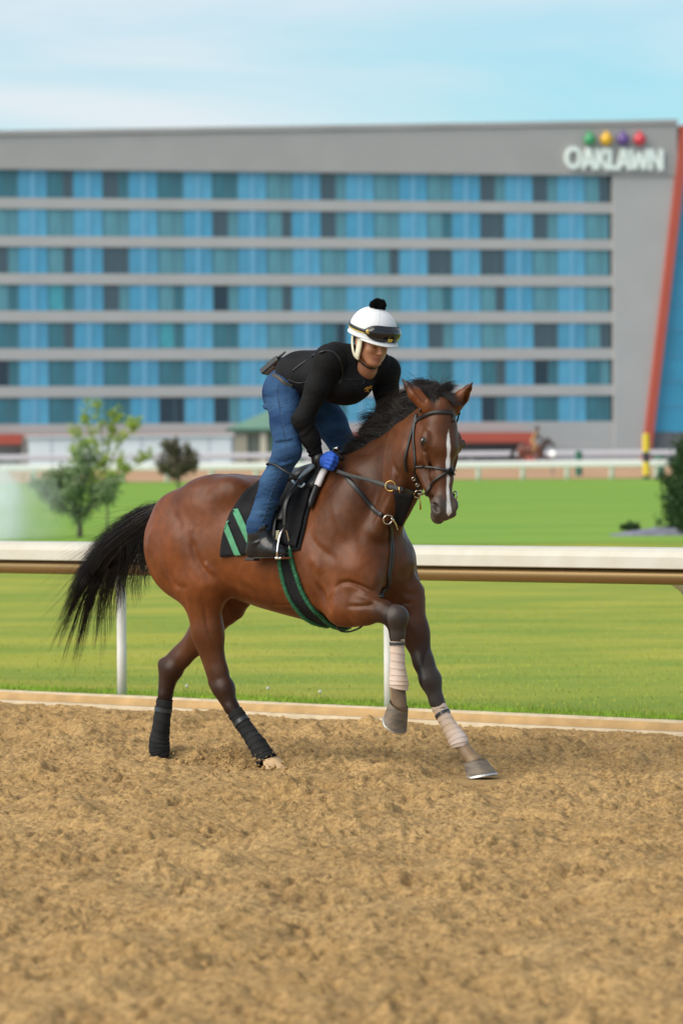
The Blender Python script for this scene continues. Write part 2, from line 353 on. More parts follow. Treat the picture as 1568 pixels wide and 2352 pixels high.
# the rest of the track, a little lower, and the ground to the horizon
def strip(name, t0, t1, w0, w1, nt, nw, zf, mt, kind='structure'):
    v = []; f = []
    for i in range(nt+1):
        for j in range(nw+1):
            p = rl(t0+(t1-t0)*i/nt, w0+(w1-w0)*(j/nw)**1.6 if w1 > w0 else w0+(w1-w0)*j/nw); v.append((p[0], p[1], zf(p)))
    for i in range(nt):
        for j in range(nw): f.append((i*(nw+1)+j, (i+1)*(nw+1)+j, (i+1)*(nw+1)+j+1, i*(nw+1)+j+1))
    mb = MB(); mb.add(v, f); o = mb.build(name, mt, None, smooth=True); tag(o, kind=kind); return o
strip('track_apron', -160, 160, -60, -.07, 4, 4, lambda p: -.035, M_dirt)
strip('lawn', -220, 220, .0, 75, 30, 40, lambda p: float(gz(p[1])), M_lawn)
v = []; ys = list(np.linspace(88, 255, 18))+[287, 420, 1500]; xs = np.linspace(-1, 1, 9)
for Y in ys:
    for x in xs: v.append((x*(90+.6*Y), Y, float(gz(Y))+.012))
mb = MB(); mb.add(v, [(i*9+j, i*9+j+1, (i+1)*9+j+1, (i+1)*9+j) for i in range(len(ys)-1) for j in range(8)]); tag(mb.build('infield_turf', M_inf, None, smooth=True), kind='structure')
mb = MB(); mb.add([(-160, 256, .775), (160, 256, .775), (160, 287, 1.60), (-160, 287, 1.60)], [(0, 1, 2, 3)]); tag(mb.build('far_track', M_far), kind='structure')
mb = MB(); mb.add([(-170, 287, 1.62), (170, 287, 1.62), (170, 430, 1.8), (-170, 430, 1.8)], [(0, 1, 2, 3)]); tag(mb.build('far_paving', M_asph), kind='structure')

# kerb between dirt and lawn: pale foot, sandy face, pale edge
kerb = empty('kerb', rl(0, 0)); tag(kerb, 'low sand-stained kerb between the dirt track and the lawn', 'kerb')
def kerb_part(name, prof, mt, amp, seed):
    g = np.random.default_rng(seed); t = np.linspace(-24, 24, 400); k = len(prof); nz = np.convolve(g.normal(0, 1, 440), np.hanning(9)/4, 'same')[:400]; v = []
    for i, tt in enumerate(t):
        for j, (w, z) in enumerate(prof): p = RE_*tt+RN_*(w+amp*.6*nz[i])+V(0, 0, z+amp*nz[(i*3+j*7) % 400]*(z > .005)); v.append(p)
    mb = MB(); mb.add(v, [(i*k+j, (i+1)*k+j, (i+1)*k+j+1, i*k+j+1) for i in range(399) for j in range(k-1)]); return mb.build(name, mt, kerb, smooth=True)
kerb_part('foot_edge', [(-.135, -.03), (-.13, .020), (-.12, .030), (-.09, .034), (-.085, .0)], M_pale, .0025, 1)
kerb_part('face', [(-.092, .0), (-.085, .050), (-.070, .078), (-.050, .085)], M_dirt2, .003, 2)
kerb_part('top_edge', [(-.062, .070), (-.058, .088), (-.040, .096), (-.005, .096), (.0, .06)], M_pale, .002, 3)

# grass blades on the lawn near the kerb, thinning out with distance
def blades(n, seed, w_rng, t_rng, h, wd, name, mt, pw=1.0):
    g = np.random.default_rng(seed); t = g.uniform(*t_rng, n); w = w_rng[0]+(w_rng[1]-w_rng[0])*g.uniform(0, 1, n)**pw
    P = RA+RE_*t[:, None]+RN_*w[:, None]; P[:, 2] = gz(P[:, 1]); a = g.uniform(0, 6.28, n); hh = h*g.uniform(.5, 1.4, n)
    d = np.stack([np.cos(a), np.sin(a), 0*a], 1); lean = g.normal(0, .4, (n, 2)); tip = P+np.stack([lean[:, 0]*hh, lean[:, 1]*hh, hh], 1); mid = P*.5+tip*.5+np.stack([0*a, 0*a, hh*.12], 1)
    v = np.stack([P-d*wd, P+d*wd, mid+d*wd*.7, mid-d*wd*.7, tip], 1).reshape(-1, 3); b = (np.arange(n)*5)[:, None]
    q = np.concatenate([b+np.array([[0, 1, 2, 3]]), b+np.array([[3, 2, 4, 4]])]); 
    f3 = np.concatenate([b+np.array([[0, 1, 2]]), b+np.array([[0, 2, 3]]), b+np.array([[3, 2, 4]])])
    return tag(meshnp(name, v, f3, mt), 'short grass blades growing on the lawn behind the kerb', 'grass', kind='stuff')
M_blade = mat('grass_blades', (.30, .36, .05), rough=.9, spec=.1, var=.4, vscale=1.2, vcol2=(.42, .40, .08))
M_blade2 = mat('lush_edge_grass', (.24, .38, .045), rough=.9, spec=.1, var=.3, vscale=2)
blades(15000, 1, (.01, .55), (-5, 5), .032, .002, 'edge_grass', M_blade2, 1.6)
blades(36000, 2, (.2, 24), (-13, 8), .018, .003, 'lawn_grass', M_blade, 1.7)
# a few white clover heads
M_clover = mat('white_petals', (.75, .75, .72), rough=.8); M_stem = mat('flower_stem', (.10, .22, .04), rough=.8)
for i, (x, y) in enumerate(((429,1577),(615,1582),(735,1590))):
    p = gpt(x, y, .13); e = empty('clover_flower', (p[0], p[1], float(gz(p[1]))))
    tag(e, ['white clover head on the lawn between the horse hind legs', 'white clover head on the lawn below the horse belly', 'white clover head on the lawn nearest the raised foreleg'][i], 'flower', 'clover heads on the lawn')
    mb = MB(); mb.tube([(0, 0, 0), (.004, 0, .035), (.002, 0, .058)], .0015, 6); mb.build('stem', M_stem, e, smooth=True)
    mb = MB()
    for k in range(16): a = k*2.4; el = -.4+1.8*k/16; d = V(math.cos(a)*math.cos(el), math.sin(a)*math.cos(el), math.sin(el)); mb.tube([V(0, 0, .058), V(0, 0, .058)+d*.008, V(0, 0, .058)+d*.013], [.001, .0035, .001], 5)
    mb.build('petals', M_clover, e, smooth=True)

# dirt thrown up round the hind hooves
def clods(name, c, n, spread, hmax, seed, label):
    g = np.random.default_rng(seed); base, bf = [], []
    ico = [(0, 0, 1), (.9, 0, .4), (.28, .85, .4), (-.72, .53, .4), (-.72, -.53, .4), (.28, -.85, .4), (.72, .53, -.4), (-.28, .85, -.4), (-.9, 0, -.4), (-.28, -.85, -.4), (.72, -.53, -.4), (0, 0, -1)]
    fc = [(0, 1, 2), (0, 2, 3), (0, 3, 4), (0, 4, 5), (0, 5, 1), (1, 6, 2), (2, 7, 3), (3, 8, 4), (4, 9, 5), (5, 10, 1), (6, 7, 2), (7, 8, 3), (8, 9, 4), (9, 10, 5), (10, 6, 1), (11, 7, 6), (11, 8, 7), (11, 9, 8), (11, 10, 9), (11, 6, 10)]
    vv = []; ff_ = []
    for i in range(n):
        r = g.choice([.004, .006, .009, .014], p=[.4, .3, .2, .1]); p = V(c[0], c[1], 0)+g.normal(0, 1, 3)*V(spread, spread*.8, 0); p[2] = .01+hmax*g.uniform()**3
        if r > .008: p[2] = min(p[2], .05)
        vv += [p+np.array(q)*r*g.uniform(.6, 1.2, 3) for q in ico]; ff_ += [tuple(j+12*i for j in t) for t in fc]
    mb = MB(); mb.add(vv, ff_); return tag(mb.build(name, M_dirt, None, smooth=False), label, 'dirt', kind='stuff')
clods('kicked_dirt', nh_g+V(-.02, -.22, 0), 150, .16, .08, 1, 'loose dirt crumbs thrown up behind the hoof nearest the camera'); clods('kicked_dirt', fh_g+V(.34, -.12, 0), 200, .16, .10, 2, 'loose dirt crumbs kicked up by the rearmost hoof')

# ------------------------------------------------------------------ the hotel across the track
bl0, bl1 = at(0, 700, 371.0), at(1395, 700, 385.0)
BX = unit((bl1-bl0)*V(1, 1, 0)); BN = V(BX[1], -BX[0], 0)                  # along the facade / out of it, towards the track
BO = bl0*V(1, 1, 0); BRZ = math.atan2(BX[1], BX[0])
def fpt(x, y):                                                            # picture position -> (along, height) on the facade
    d = ray(x, y); t = (BO-CAMP).dot(BN)/d.dot(BN); p = CAMP+d*t-BO; return p.dot(BX), p[2]
hotel = empty('hotel_building', BO, BRZ); tag(hotel, 'seven-storey hotel with grey cladding and bands of blue windows', 'building')
# local axes: x along the facade, y into the building, z up
def clad(name, c, ribs=0, sc=1.0):
    m = mat(name, c, rough=.6, spec=.3, var=.05, vscale=.25)
    if ribs:
        N = m.node_tree.nodes; K = m.node_tree.links.new; b = N['Principled BSDF']; w = N.new('ShaderNodeTexWave'); w.wave_type = 'BANDS'; w.bands_direction = 'Z'; w.inputs['Scale'].default_value = sc
        tcn = N.new('ShaderNodeTexCoord'); K(tcn.outputs['Object'], w.inputs['Vector']); bp = N.new('ShaderNodeBump'); bp.inputs['Distance'].default_value = .05; bp.inputs['Strength'].default_value = ribs
        K(w.outputs['Fac'], bp.inputs['Height']); K(bp.outputs[0], b.inputs['Normal'])
    return m
M_grey = clad('grey_ribbed_cladding', (.40, .38, .375), .5, 1.1); M_grey2 = clad('grey_smooth_cladding', (.45, .435, .43), .25, 2.0); M_trim = clad('dark_trim', (.17, .17, .18))
M_red = clad('red_panel', (.50, .105, .070)); M_blue2 = mat('blue_curtain_wall', (.05, .33, .53), rough=.25, spec=.6, var=.1, vscale=.3)
M_panel = [mat('blue_glass_panel', c, rough=.18, spec=.7, var=.12, vscale=.6) for c in ((.070, .32, .52), (.095, .36, .56), (.075, .305, .49))]
M_mull = mat('pale_blue_fin', (.15, .40, .60), rough=.35, spec=.5)
M_glass = dict(d=mat('dark_window_glass', (.055, .085, .115), rough=.12, spec=.7), n=mat('navy_window_glass', (.008, .022, .05), rough=.10, spec=.7), t=mat('teal_curtain_glass', (.105, .29, .36), rough=.18, spec=.6, var=.2, vscale=1.2, stretch=(3, 1, .2)),
               m=mat('deep_teal_glass', (.042, .165, .22), rough=.15, spec=.6, var=.25, vscale=1.2, stretch=(3, 1, .2)), b=mat('bright_teal_glass', (.06, .34, .43), rough=.18, spec=.6, var=.15, vscale=1.0))
M_frame = mat('window_frame', (.11, .19, .23), rough=.5)
def bbox_part(name, x0, x1, z0, z1, y0, y1, mt, parent=hotel): mb = MB(); mb.box((x0, y0, z0), (x1, y1, z1)); return mb.build(name, mt, parent)
rows_px = [(391, 452), (481, 540), (568, 626), (655, 712), (742, 799), (829, 886), (915, 973)]
rows = [(fpt(0, b+2)[1], fpt(0, a-2)[1]) for a, b in rows_px]
xR = fpt(1399, 600)[0]; pitch = (xR-fpt(43, 600)[0])/11.0; winw = pitch*.47; xL = xR-13*pitch-winw-1.0
xE = fpt(1552, 500)[0]
ztl, ztr = fpt(0, 303)[1], fpt(1552, 277)[1]; sl_ = (ztr-ztl)/(xE-0)
zt = lambda x: ztl+sl_*x
# parapet (its top edge climbs to the right), storey bands, blank end wall
z0 = rows[0][1]; mb = MB(); a, b = xL, xE
mb.add([(a, -.45, z0), (b, -.45, z0), (b, -.45, zt(b)), (a, -.45, zt(a)), (a, 8, z0), (b, 8, z0), (b, 8, zt(b)), (a, 8, zt(a))], [(0, 1, 2, 3), (5, 4, 7, 6), (3, 2, 6, 7), (0, 4, 5, 1), (1, 5, 6, 2), (4, 0, 3, 7)]); mb.build('parapet', M_grey, hotel)
mb = MB(); mb.add([(a, -.62, zt(a)-.35), (b, -.62, zt(b)-.35), (b, -.62, zt(b)+.08), (a, -.62, zt(a)+.08), (a, .2, zt(a)-.35), (b, .2, zt(b)-.35), (b, .2, zt(b)+.08), (a, .2, zt(a)+.08)], [(0, 1, 2, 3), (5, 4, 7, 6), (3, 2, 6, 7), (0, 4, 5, 1), (1, 5, 6, 2), (4, 0, 3, 7)]); mb.build('coping', M_grey, hotel)
for k in range(7):
    lo = rows[k+1][1] if k < 6 else rows[6][0]-2.0; bbox_part('storey_band', xL, xR+.25, lo, rows[k][0], -.10, .5, M_grey2)
bbox_part('back_wall', xL, xR+.3, 0.5, rows[0][1]+.3, 1.0, 9, M_trim)
bbox_part('drawn_shadow_line', xR+.25, xE-.6, rows[0][1]-.18, rows[0][1]-.024, -.40, -.345, M_grey)  # thin strip in slightly darker grey, drawing the shadow line under the parapet
bbox_part('base_wall', xL, xR+.25, 0.5, rows[6][0]-2.0, -.2, .5, M_grey2)
# windows: pattern of panes read row by row (t teal curtain, m deep teal, d dark, n navy, b bright)
pat = ["mm md dm mm mm tt dt tt tt dt dt td", "tt tt tt tt dt td dt tt tm dd dt tt", "dt td dd tt tt tt tt td dd dd tt tt", "tm bm dt tm nt td tt tt tm td tt tt", "mm md mm bm mm tt mn tt dt tt dd td", "nm mm mm mm mt mm tt mm mm md nm mt", "mm mm mm nn nt mm mm mm nn nm mm mm"]
gb = np.random.default_rng(17); wcache = {}; pcache = {}
hgt = rows[0][1]-rows[0][0]
def shared(key, cache, fn):
    if key not in cache: cache[key] = fn()
    return cache[key]
def boxmesh(name, lo, hi, mt): mb = MB(); mb.box(lo, hi); me = mb.mesh(name); me.materials.append(mt); return me
def inst(name, me, parent, loc): o = bpy.data.objects.new(name, me); COL.objects.link(o); o.parent = parent; o.location = loc; return o
def frame_mesh():
    mb = MB(); h_ = hgt
    for lo, hi in (((0, .10, 0), (.07, .20, h_)), ((winw-.07, .10, 0), (winw, .20, h_)), ((.07, .10, 0), (winw-.07, .20, .07)), ((.07, .10, h_-.07), (winw-.07, .20, h_)), ((winw*.60, .10, .07), (winw*.60+.06, .20, h_-.07))): mb.box(lo, hi)
    me = mb.mesh('window'); me.materials.append(M_frame); return me
FM = frame_mesh()
for r in range(7):
    cells = pat[r].split(); zb = rows[r][0]
    for k in range(-1, 12):
        x1 = xR-(11-k)*pitch; x0 = x1-winw; c = cells[k] if k >= 0 else 'mt'
        w = inst('window', FM, hotel, (x0, 0, zb))
        parts_ = (c[0], .07, winw*.60), (c[1], winw*.60+.06, winw-.07)
        for s_, a, b in parts_:
            inst('pane', shared((s_, round(a, 2)), pcache, lambda: boxmesh('pane', (a, .15, .07), (b, .17, hgt-.07), M_glass[s_])), w, (0, 0, 0))
        # coloured glass between this window and the next
        g0 = x1+.02; gw = pitch-winw-.04
        if k < 11:
            mi = int(gb.integers(0, 3)); fw_ = gw*.18
            for q, (a, b) in enumerate(((0, (gw-fw_)/2-.02), ((gw+fw_)/2+.02, gw))):
                inst('glass_panel', shared((mi, q), wcache, lambda: boxmesh('glass_panel', (a, .06, 0), (b, .16, hgt), M_panel[mi])), hotel, (g0, 0, zb))
            inst('centre_fin', shared('fin', wcache, lambda: boxmesh('centre_fin', ((gw-fw_)/2, -.02, 0), ((gw+fw_)/2, .16, hgt), M_mull)), hotel, (g0, 0, zb))
# slanted red fin and the blue glazed wing beyond it
ft0, ft1, fb0, fb1 = fpt(1560, 288), fpt(1579, 286), fpt(1467, 1062), fpt(1486, 1062)
def prism(name, poly, y0, y1, mt, parent=hotel):
    n = len(poly); mb = MB(); mb.add([(x, y0, z) for x, z in poly]+[(x, y1, z) for x, z in poly], [tuple(range(n)), tuple(range(n, 2*n))[::-1]]+[(j, n+j, n+(j+1) % n, (j+1) % n) for j in range(n)]); return mb.build(name, mt, parent)
prism('red_fin', [fb0, fb1, ft1, ft0], -.75, 4, M_red)
ze_ = rows[0][1]-.02; finx = lambda z: fb0[0]+(ft0[0]-fb0[0])*(z-fb0[1])/(ft0[1]-fb0[1])+.25
prism('end_wall', [(xR+.25, .5), (finx(.5), .5), (min(finx(ze_), xE), ze_), (xR+.25, ze_)], -.34, 6, M_grey2)
pw = [fpt(1489, 992), fpt(1800, 992), fpt(1800, 300), fpt(1583, 290)]
prism('glazed_wing', pw, .2, 8, M_blue2); prism('wing_base', [fpt(1488, 1062), fpt(1800, 1062), fpt(1800, 993), fpt(1489, 993)], .15, 8, M_trim)
for i in range(1, 12):
    z = pw[0][1]+(pw[3][1]-pw[0][1])*i/12; xa = pw[0][0]+(pw[3][0]-pw[0][0])*i/12; bbox_part('wing_mullion', xa+.4, pw[1][0], z-.04, z+.04, .10, .199, M_mull)
# entrance frames in red, and the salmon line above the long white front
xa, za = fpt(795, 995); xb, zb = fpt(1202, 1017); bbox_part('entrance_lintel', xa, xb, fpt(1100, 1017)[1], fpt(1100, 994)[1], -3.4, -.35, M_red)
xc = fpt(1184, 1030)[0]; bbox_part('entrance_post', xc, xb-.003, 1.0, fpt(1100, 1017)[1]-.003, -3.39, -2.6, M_red); bbox_part('entrance_glass', xa, xc, 1.0, fpt(1100, 1018)[1], -1.2, -1.0, M_trim)
xa, xb = fpt(-200, 1000)[0], fpt(39, 1000)[0]; bbox_part('entrance_lintel', xa, xb, fpt(20, 1021)[1], fpt(20, 997)[1], -2.4, -.35, M_red)
bbox_part('salmon_line', fpt(40, 1000)[0], fpt(600, 1000)[0], fpt(300, 1003)[1], fpt(300, 996)[1], -1.0, -.35, mat('salmon_trim', (.52, .22, .17), rough=.7))
bbox_part('tan_column', fpt(42, 1000)[0], fpt(63, 1000)[0], 1.0, fpt(50, 1005)[1], -1.6, -.4, mat('tan_render', (.46, .40, .33), rough=.8))

# rooftop sign: seven letters and four coloured balls
sign = empty('rooftop_sign', BO, BRZ); tag(sign, 'pale OAKLAWN lettering with four coloured balls above it on the grey parapet', 'sign')
M_let = mat('sign_letter', (.86, .92, .87), rough=.4); SX0, SZ0 = fpt(1291, 390); SX1, SZ1 = fpt(1514, 342); lh = SZ1-SZ0; lw = (SX1-SX0)
def letter(strokes, x0, w, h=1.0, th=.20):
    mb = MB()
    for i, s_ in enumerate(strokes):
        if s_[0] == 'o':
            n = 28
            for k in range(n):
                a, b = 2*math.pi*k/n, 2*math.pi*(k+1)/n; ro, ri = (.5, .5), (.5-.20, .5-.20)
                q = [(x0+w*(.5+ro[0]*math.cos(t)), SZ0+lh*h*(.5+ro[1]*math.sin(t))) for t in (a, b)]+[(x0+w*(.5+ri[0]*math.cos(t)), SZ0+lh*h*(.5+ri[1]*math.sin(t))) for t in (b, a)]
                mb.add([(x, -.85, z) for x, z in q]+[(x, -.50, z) for x, z in q], [(0, 1, 2, 3), (7, 6, 5, 4), (0, 4, 5, 1), (2, 6, 7, 3)])
        else:
            ax, az, bx, bz = s_; p, q = V(x0+ax*w, SZ0+az*lh*h), V(x0+bx*w, SZ0+bz*lh*h); d = unit(q-p); nn = V(-d[1], d[0])*th*lh*.5; y0 = -.85-.012*i
            c = [p-nn, q-nn, q+nn, p+nn]; mb.add([(x, y0, z) for x, z in c]+[(x, -.50, z) for x, z in c], [(0, 1, 2, 3), (7, 6, 5, 4), (0, 4, 5, 1), (1, 5, 6, 2), (2, 6, 7, 3), (3, 7, 4, 0)])
    return mb.build('letter', M_let, sign)
u_ = lw/7.05
letter([('o',)], SX0, u_*1.20, 1.04)
letter([(.08, 0, .5, .95), (.5, .95, .92, 0), (.25, .30, .75, .30)], SX0+u_*1.18, u_*1.02)
letter([(.12, 0, .12, .95), (.15, .45, .85, .95), (.3, .55, .92, 0)], SX0+u_*2.22, u_*.90)
letter([(.12, 0, .12, .95), (.12, .09, .98, .09)], SX0+u_*3.10, u_*.80)
letter([(.08, 0, .5, .95), (.5, .95, .92, 0), (.25, .30, .75, .30)], SX0+u_*3.72, u_*1.02)
letter([(.05, .95, .28, .03), (.28, .03, .5, .80), (.5, .80, .72, .03), (.72, .03, .95, .95)], SX0+u_*4.62, u_*1.42)
letter([(.10, 0, .10, .95), (.10, .95, .90, 0), (.90, 0, .90, .95)], SX0+u_*6.05, u_*.98)
for px_, c, nm in ((1347.6, (.05, .30, .12), 'green'), (1386, (.75, .42, .02), 'gold'), (1424, (.13, .07, .26), 'purple'), (1462, (.62, .05, .07), 'red')):
    bx_, bz_ = fpt(px_, 322); r_ = .57; mt = mat('sign_ball_'+nm, c, rough=.25, spec=.6); mb = MB()
    mb.lathe([(.0001, -r_)]+[(r_*math.sin(a), -r_*math.cos(a)) for a in np.linspace(.2, 2.75, 14)]+[(.16, r_*1.02), (.15, r_*1.35), (.0001, r_*1.38)], 22, (bx_, -.75, bz_), axis=(0, 0, 1)); o = mb.build('ball', mt, sign, smooth=True); o['label'] = nm+' ball over the letters'
    mb = MB(); mb.box((bx_-.08, -.5, bz_-.1), (bx_+.08, -.44, bz_+.1)); mb.build('bracket', M_trim, sign)

# ------------------------------------------------------------------ rails
M_rail = mat('white_rail_cover', (.54, .52, .46), rough=.4, spec=.4, var=.12, vscale=5, vcol2=(.47, .43, .35), detail=7)
M_under = mat('rail_under_tube', (.30, .195, .085), rough=.4, metal=.6)
M_post = mat('white_rail_post', (.72, .72, .70), rough=.4, var=.04, vscale=5)
def rail_section(nm, parent, prof, t0, t1, mt, n=2):
    k = len(prof); mb = MB(); ts = np.linspace(t0, t1, n+1)
    mb.add([RE_*t+RN_*w+V(0, 0, z) for t in ts for w, z in prof], [(i*k+j, (i+1)*k+j, (i+1)*k+(j+1) % k, i*k+(j+1) % k) for i in range(n) for j in range(k)]+[tuple(range(k)), tuple(range(n*k, n*k+k))[::-1]]); return mb.build(nm, mt, parent, smooth=False)
rail = empty('track_rail', rl(0, 0)); tag(rail, 'long white running rail on goose-neck posts behind the horse', 'rail')
PW = .07
def along(x, y, w):                                                     # where a line of sight meets the upright plane of the posts
    d = ray(x, y); t = (RA+RN_*w-CAMP).dot(RN_)/d.dot(RN_); return (CAMP+d*t-RA).dot(RE_)
PT0 = along(280, 1500, PW); DT = along(893, 1520, PW)-PT0
WC = PW-.30                                                               # the rail overhangs the track
DZ = .014
cover = [(WC-.105, .985), (WC-.115, .99), (WC-.118, 1.01), (WC-.112, 1.075), (WC-.098, 1.105), (WC-.07, 1.125), (WC+.0, 1.133), (WC+.07, 1.125), (WC+.098, 1.105), (WC+.112, 1.075), (WC+.118, 1.01), (WC+.105, .985), (WC+.09, .985), (WC+.10, 1.03), (WC-.10, 1.03), (WC-.09, .985)]
cover = [(w, max(z, 1.003)+DZ) for w, z in cover]
for i in (0,):
    o = rail_section('rail_cover', rail, cover, PT0-DT*8, PT0+DT*8, M_rail, 8); md = o.modifiers.new('b', 'BEVEL'); md.width = .006; md.segments = 2; md.limit_method = 'ANGLE'; md.angle_limit = .6
tube_ = [(WC-.03+.056*math.cos(a), .972+.050*math.sin(a)) for a in np.linspace(0, 2*math.pi, 14, endpoint=False)]
o = rail_section('under_tube', rail, tube_, PT0-DT*8, PT0+DT*8, M_under, 4); o.data.polygons.foreach_set('use_smooth', [len(p.vertices) == 4 for p in o.data.polygons])
for k in range(-4, 6):
    b0 = RE_*(PT0+DT*k)+RN_*PW; mb = MB(); pth = [b0+V(0, 0, .06), b0+V(0, 0, .40), b0+V(0, 0, .72)]
    for a in np.linspace(.15, 1.25, 8): pth.append(b0+V(0, 0, .76)+V(0, 0, .17*math.sin(a))-RN_*(.17*(1-math.cos(a))))
    pth.append(b0-RN_*.24+V(0, 0, .985)); mb.tube(pth, .0335, 16); mb.build('post', M_post, rail, smooth=True)
    mb = MB(); c = RE_*(PT0+DT*k)+RN_*(WC+.03)+V(0, 0, .97); mb.tube([c-RN_*.06, c+RN_*.06], .036, 8); mb.build('bracket', M_under, rail, smooth=True)
# far rails
def far_rail(nm, label, Y0, ztop, zbot, zg, x0, x1, dx, pw, mt, posts=True, th=.12):
    r_ = empty(nm, (0, Y0, zg)); tag(r_, label, 'rail', 'rails on the far side of the track'); mb = MB(); h_ = ztop-zg; b = zbot-zg
    prof = [(-th, b+.05), (-th, h_-.06), (-th*.5, h_), (th*.5, h_), (th, h_-.06), (th, b+.05), (th*.5, b), (-th*.5, b)]; k = 8
    mb.add([(x, y, z) for x in (x0, x1) for y, z in prof], [(j, k+j, k+(j+1) % k, (j+1) % k) for j in range(k)]+[tuple(range(k))[::-1], tuple(range(k, 2*k))]); mb.build('rail_cover', mt, r_)
    if posts:
        x = x0+.7
        while x < x1:
            mb = MB(); mb.tube([(x, .15, 0), (x, .15, b*.7), (x, .08, b*.95), (x, 0, b+.02)], pw, 8); mb.build('post', mt, r_, smooth=True); x += dx
    return r_
px0 = at(1098, 1090, 255)[0]; dxp = at(1200, 1090, 255)[0]-px0
M_frail = mat('far_rail_white', (.80, .77, .78), rough=.5); M_frail2 = mat('outer_rail_white', (.50, .50, .56), rough=.6)
far_rail('far_inner_rail', 'white inner rail with posts along the far side of the track', 255, 1.86, 1.47, .72, px0-dxp*14-.7, px0+dxp*9, dxp, .15, M_frail)
far_rail('far_outer_rail', 'pale outer rail beyond the far horse in front of the hotel', 287.5, 2.56, 2.20, 1.58, -40, 40, 6.0, .05, M_frail2)
# striped distance pole
pc_ = at(1483, 1097, 253.2); pole = empty('striped_pole', (pc_[0], 253.2, .70)); tag(pole, 'yellow and black striped distance pole at the far rail', 'pole')
M_py = mat('pole_yellow', (.72, .50, .03), rough=.5); M_pb = mat('pole_black', (.02, .025, .045), rough=.5)
zs_ = [at(1483, y, 253.2)[2]-.70 for y in (1100, 1092, 1061, 1038, 1001)]
for i in range(4):
    mb = MB(); mb.tube([(0, 0, max(zs_[i], -.05)), (0, 0, zs_[i+1]-.002)], .20, 14); mb.build('band', (M_pb, M_py, M_pb, M_py)[i], pole, smooth=False)
mb = MB(); mb.lathe([(.20, 0), (.17, .08), (.08, .14), (.001, .16)], 14, (0, 0, zs_[4])); mb.build('cap', M_py, pole, smooth=True)
# small things along the far rail
M_dkgreen = mat('dark_green_paint', (.03, .13, .09), rough=.6)
for x, y0, y1, lb in ((1328, 1036, 1062, 'narrow dark green post standing behind the far inner rail'), (1513, 1045, 1060, 'low dark green bin right of the striped pole')):
    p0, p1 = at(x, y1, 262), at(x, y0, 262); e = empty('green_bin' if y0 > 1040 else 'green_post', (p0[0], 262, .92)); tag(e, lb, 'bin' if y0 > 1040 else 'post'); w = .22 if y0 < 1040 else .34
    mb = MB(); mb.tube([(0, 0, 0), (0, 0, p1[2]-.92-.12)], w, 10); mb.build('body', M_dkgreen, e); mb = MB(); mb.lathe([(w*1.08, 0), (w*1.0, .08), (w*.4, .12), (.001, .13)], 10, (0, 0, p1[2]-.92-.118)); mb.build('lid', M_dkgreen, e, smooth=True)
lc = at(1268, 1042, 264); lamp = empty('rail_lamp', (lc[0], 264, .9)); tag(lamp, 'round bright white lamp on a post just ahead of the far horse', 'lamp')
mb = MB(); mb.tube([(0, 0, 0), (0, 0, lc[2]-.9)], .05, 8); mb.build('post', M_trim, lamp)
mb = MB(); mb.lathe([(.001, -.06), (.16, -.04), (.20, .0), (.18, .05), (.11, .09), (.001, .10)], 20, (0, -.05, lc[2]-.9), axis=(0, -1, 0)); mb.build('lens', mat('lamp_lens', (.9, .9, .9), rough=.3, emis=(1, 1, 1, .35)), lamp, smooth=True)

# ------------------------------------------------------------------ small buildings by the far track
def house(nm, label, cat, xl, xr, yt, yb, Y, depth, mt, zg=.9): pass
M_tent = mat('white_wall', (.62, .66, .68), rough=.7, var=.06, vscale=.4); M_shedw = mat('shed_tan', (.30, .27, .21), rough=.8, var=.1, vscale=.6); M_roofg = mat('green_metal_roof', (.13, .24, .18), rough=.5, var=.1, vscale=.5); M_shedt = mat('shed_cream_post', (.52, .47, .38), rough=.7)
Yt = 338; xa, xb, ztp = at(66, 1003, Yt)[0], at(530, 1003, Yt)[0], at(300, 1003, Yt)[2]; tn = empty('white_pavilion', (xa, Yt, 1.62)); tag(tn, 'long low white-walled pavilion in front of the hotel, left of the shed', 'pavilion')
mb = MB(); mb.box((0, 0, 0), (xb-xa, 5, ztp-1.62)); mb.build('wall', M_tent, tn); mb = MB(); mb.box((-.2, -.3, ztp-1.618), (xb-xa+.2, 5.2, ztp-1.618+.14)); mb.build('roof', M_tent, tn)
for i in range(1, 9): mb = MB(); x = (xb-xa)*i/9; mb.box((x-.05, -.06, 0), (x+.05, -.003, ztp-1.62)); mb.build('wall_rib', M_frail2, tn)
Ys = 300; xa, xb, xm = at(532, 1000, Ys)[0], at(705, 1000, Ys)[0], at(612, 1000, Ys)[0]; ze, zr = at(560, 985, Ys)[2], at(640, 932, Ys)[2]; sh_ = empty('timing_shed', (xa, Ys, 1.6)); tag(sh_, 'small tan shed with a green pitched roof behind the rider', 'shed'); w = xb-xa; h_ = ze-1.6; hr = zr-1.6
mb = MB(); mb.box((.2, .2, 0), (w-.2, 4.2, h_)); mb.build('wall', M_shedw, sh_)
mb = MB(); mb.add([(-.35, -.4, h_), (w+.35, -.4, h_), (w+.35, 4.8, h_), (-.35, 4.8, h_), (w*.62, 1.4, hr), (w*.78, 1.4, hr), (w*.78, 3, hr), (w*.62, 3, hr)], [(0, 1, 5, 4), (1, 2, 6, 5), (2, 3, 7, 6), (3, 0, 4, 7), (4, 5, 6, 7), (3, 2, 1, 0)]); mb.build('roof', M_roofg, sh_)
mb = MB(); mb.box((-.38, -.44, h_-.22), (w+.38, -.402, h_+.03)); mb.build('fascia', mat('dark_green_fascia', (.05, .12, .09), rough=.6), sh_)
for x0_, ww, mt_ in ((.2, .9, M_shedw), (2.0, .45, M_shedt), (2.75, .28, M_dkgreen), (w-.6, .28, M_dkgreen)): mb = MB(); mb.box((x0_, -.1, 0), (x0_+ww, .197, h_-.01)); mb.build('post', mt_, sh_)
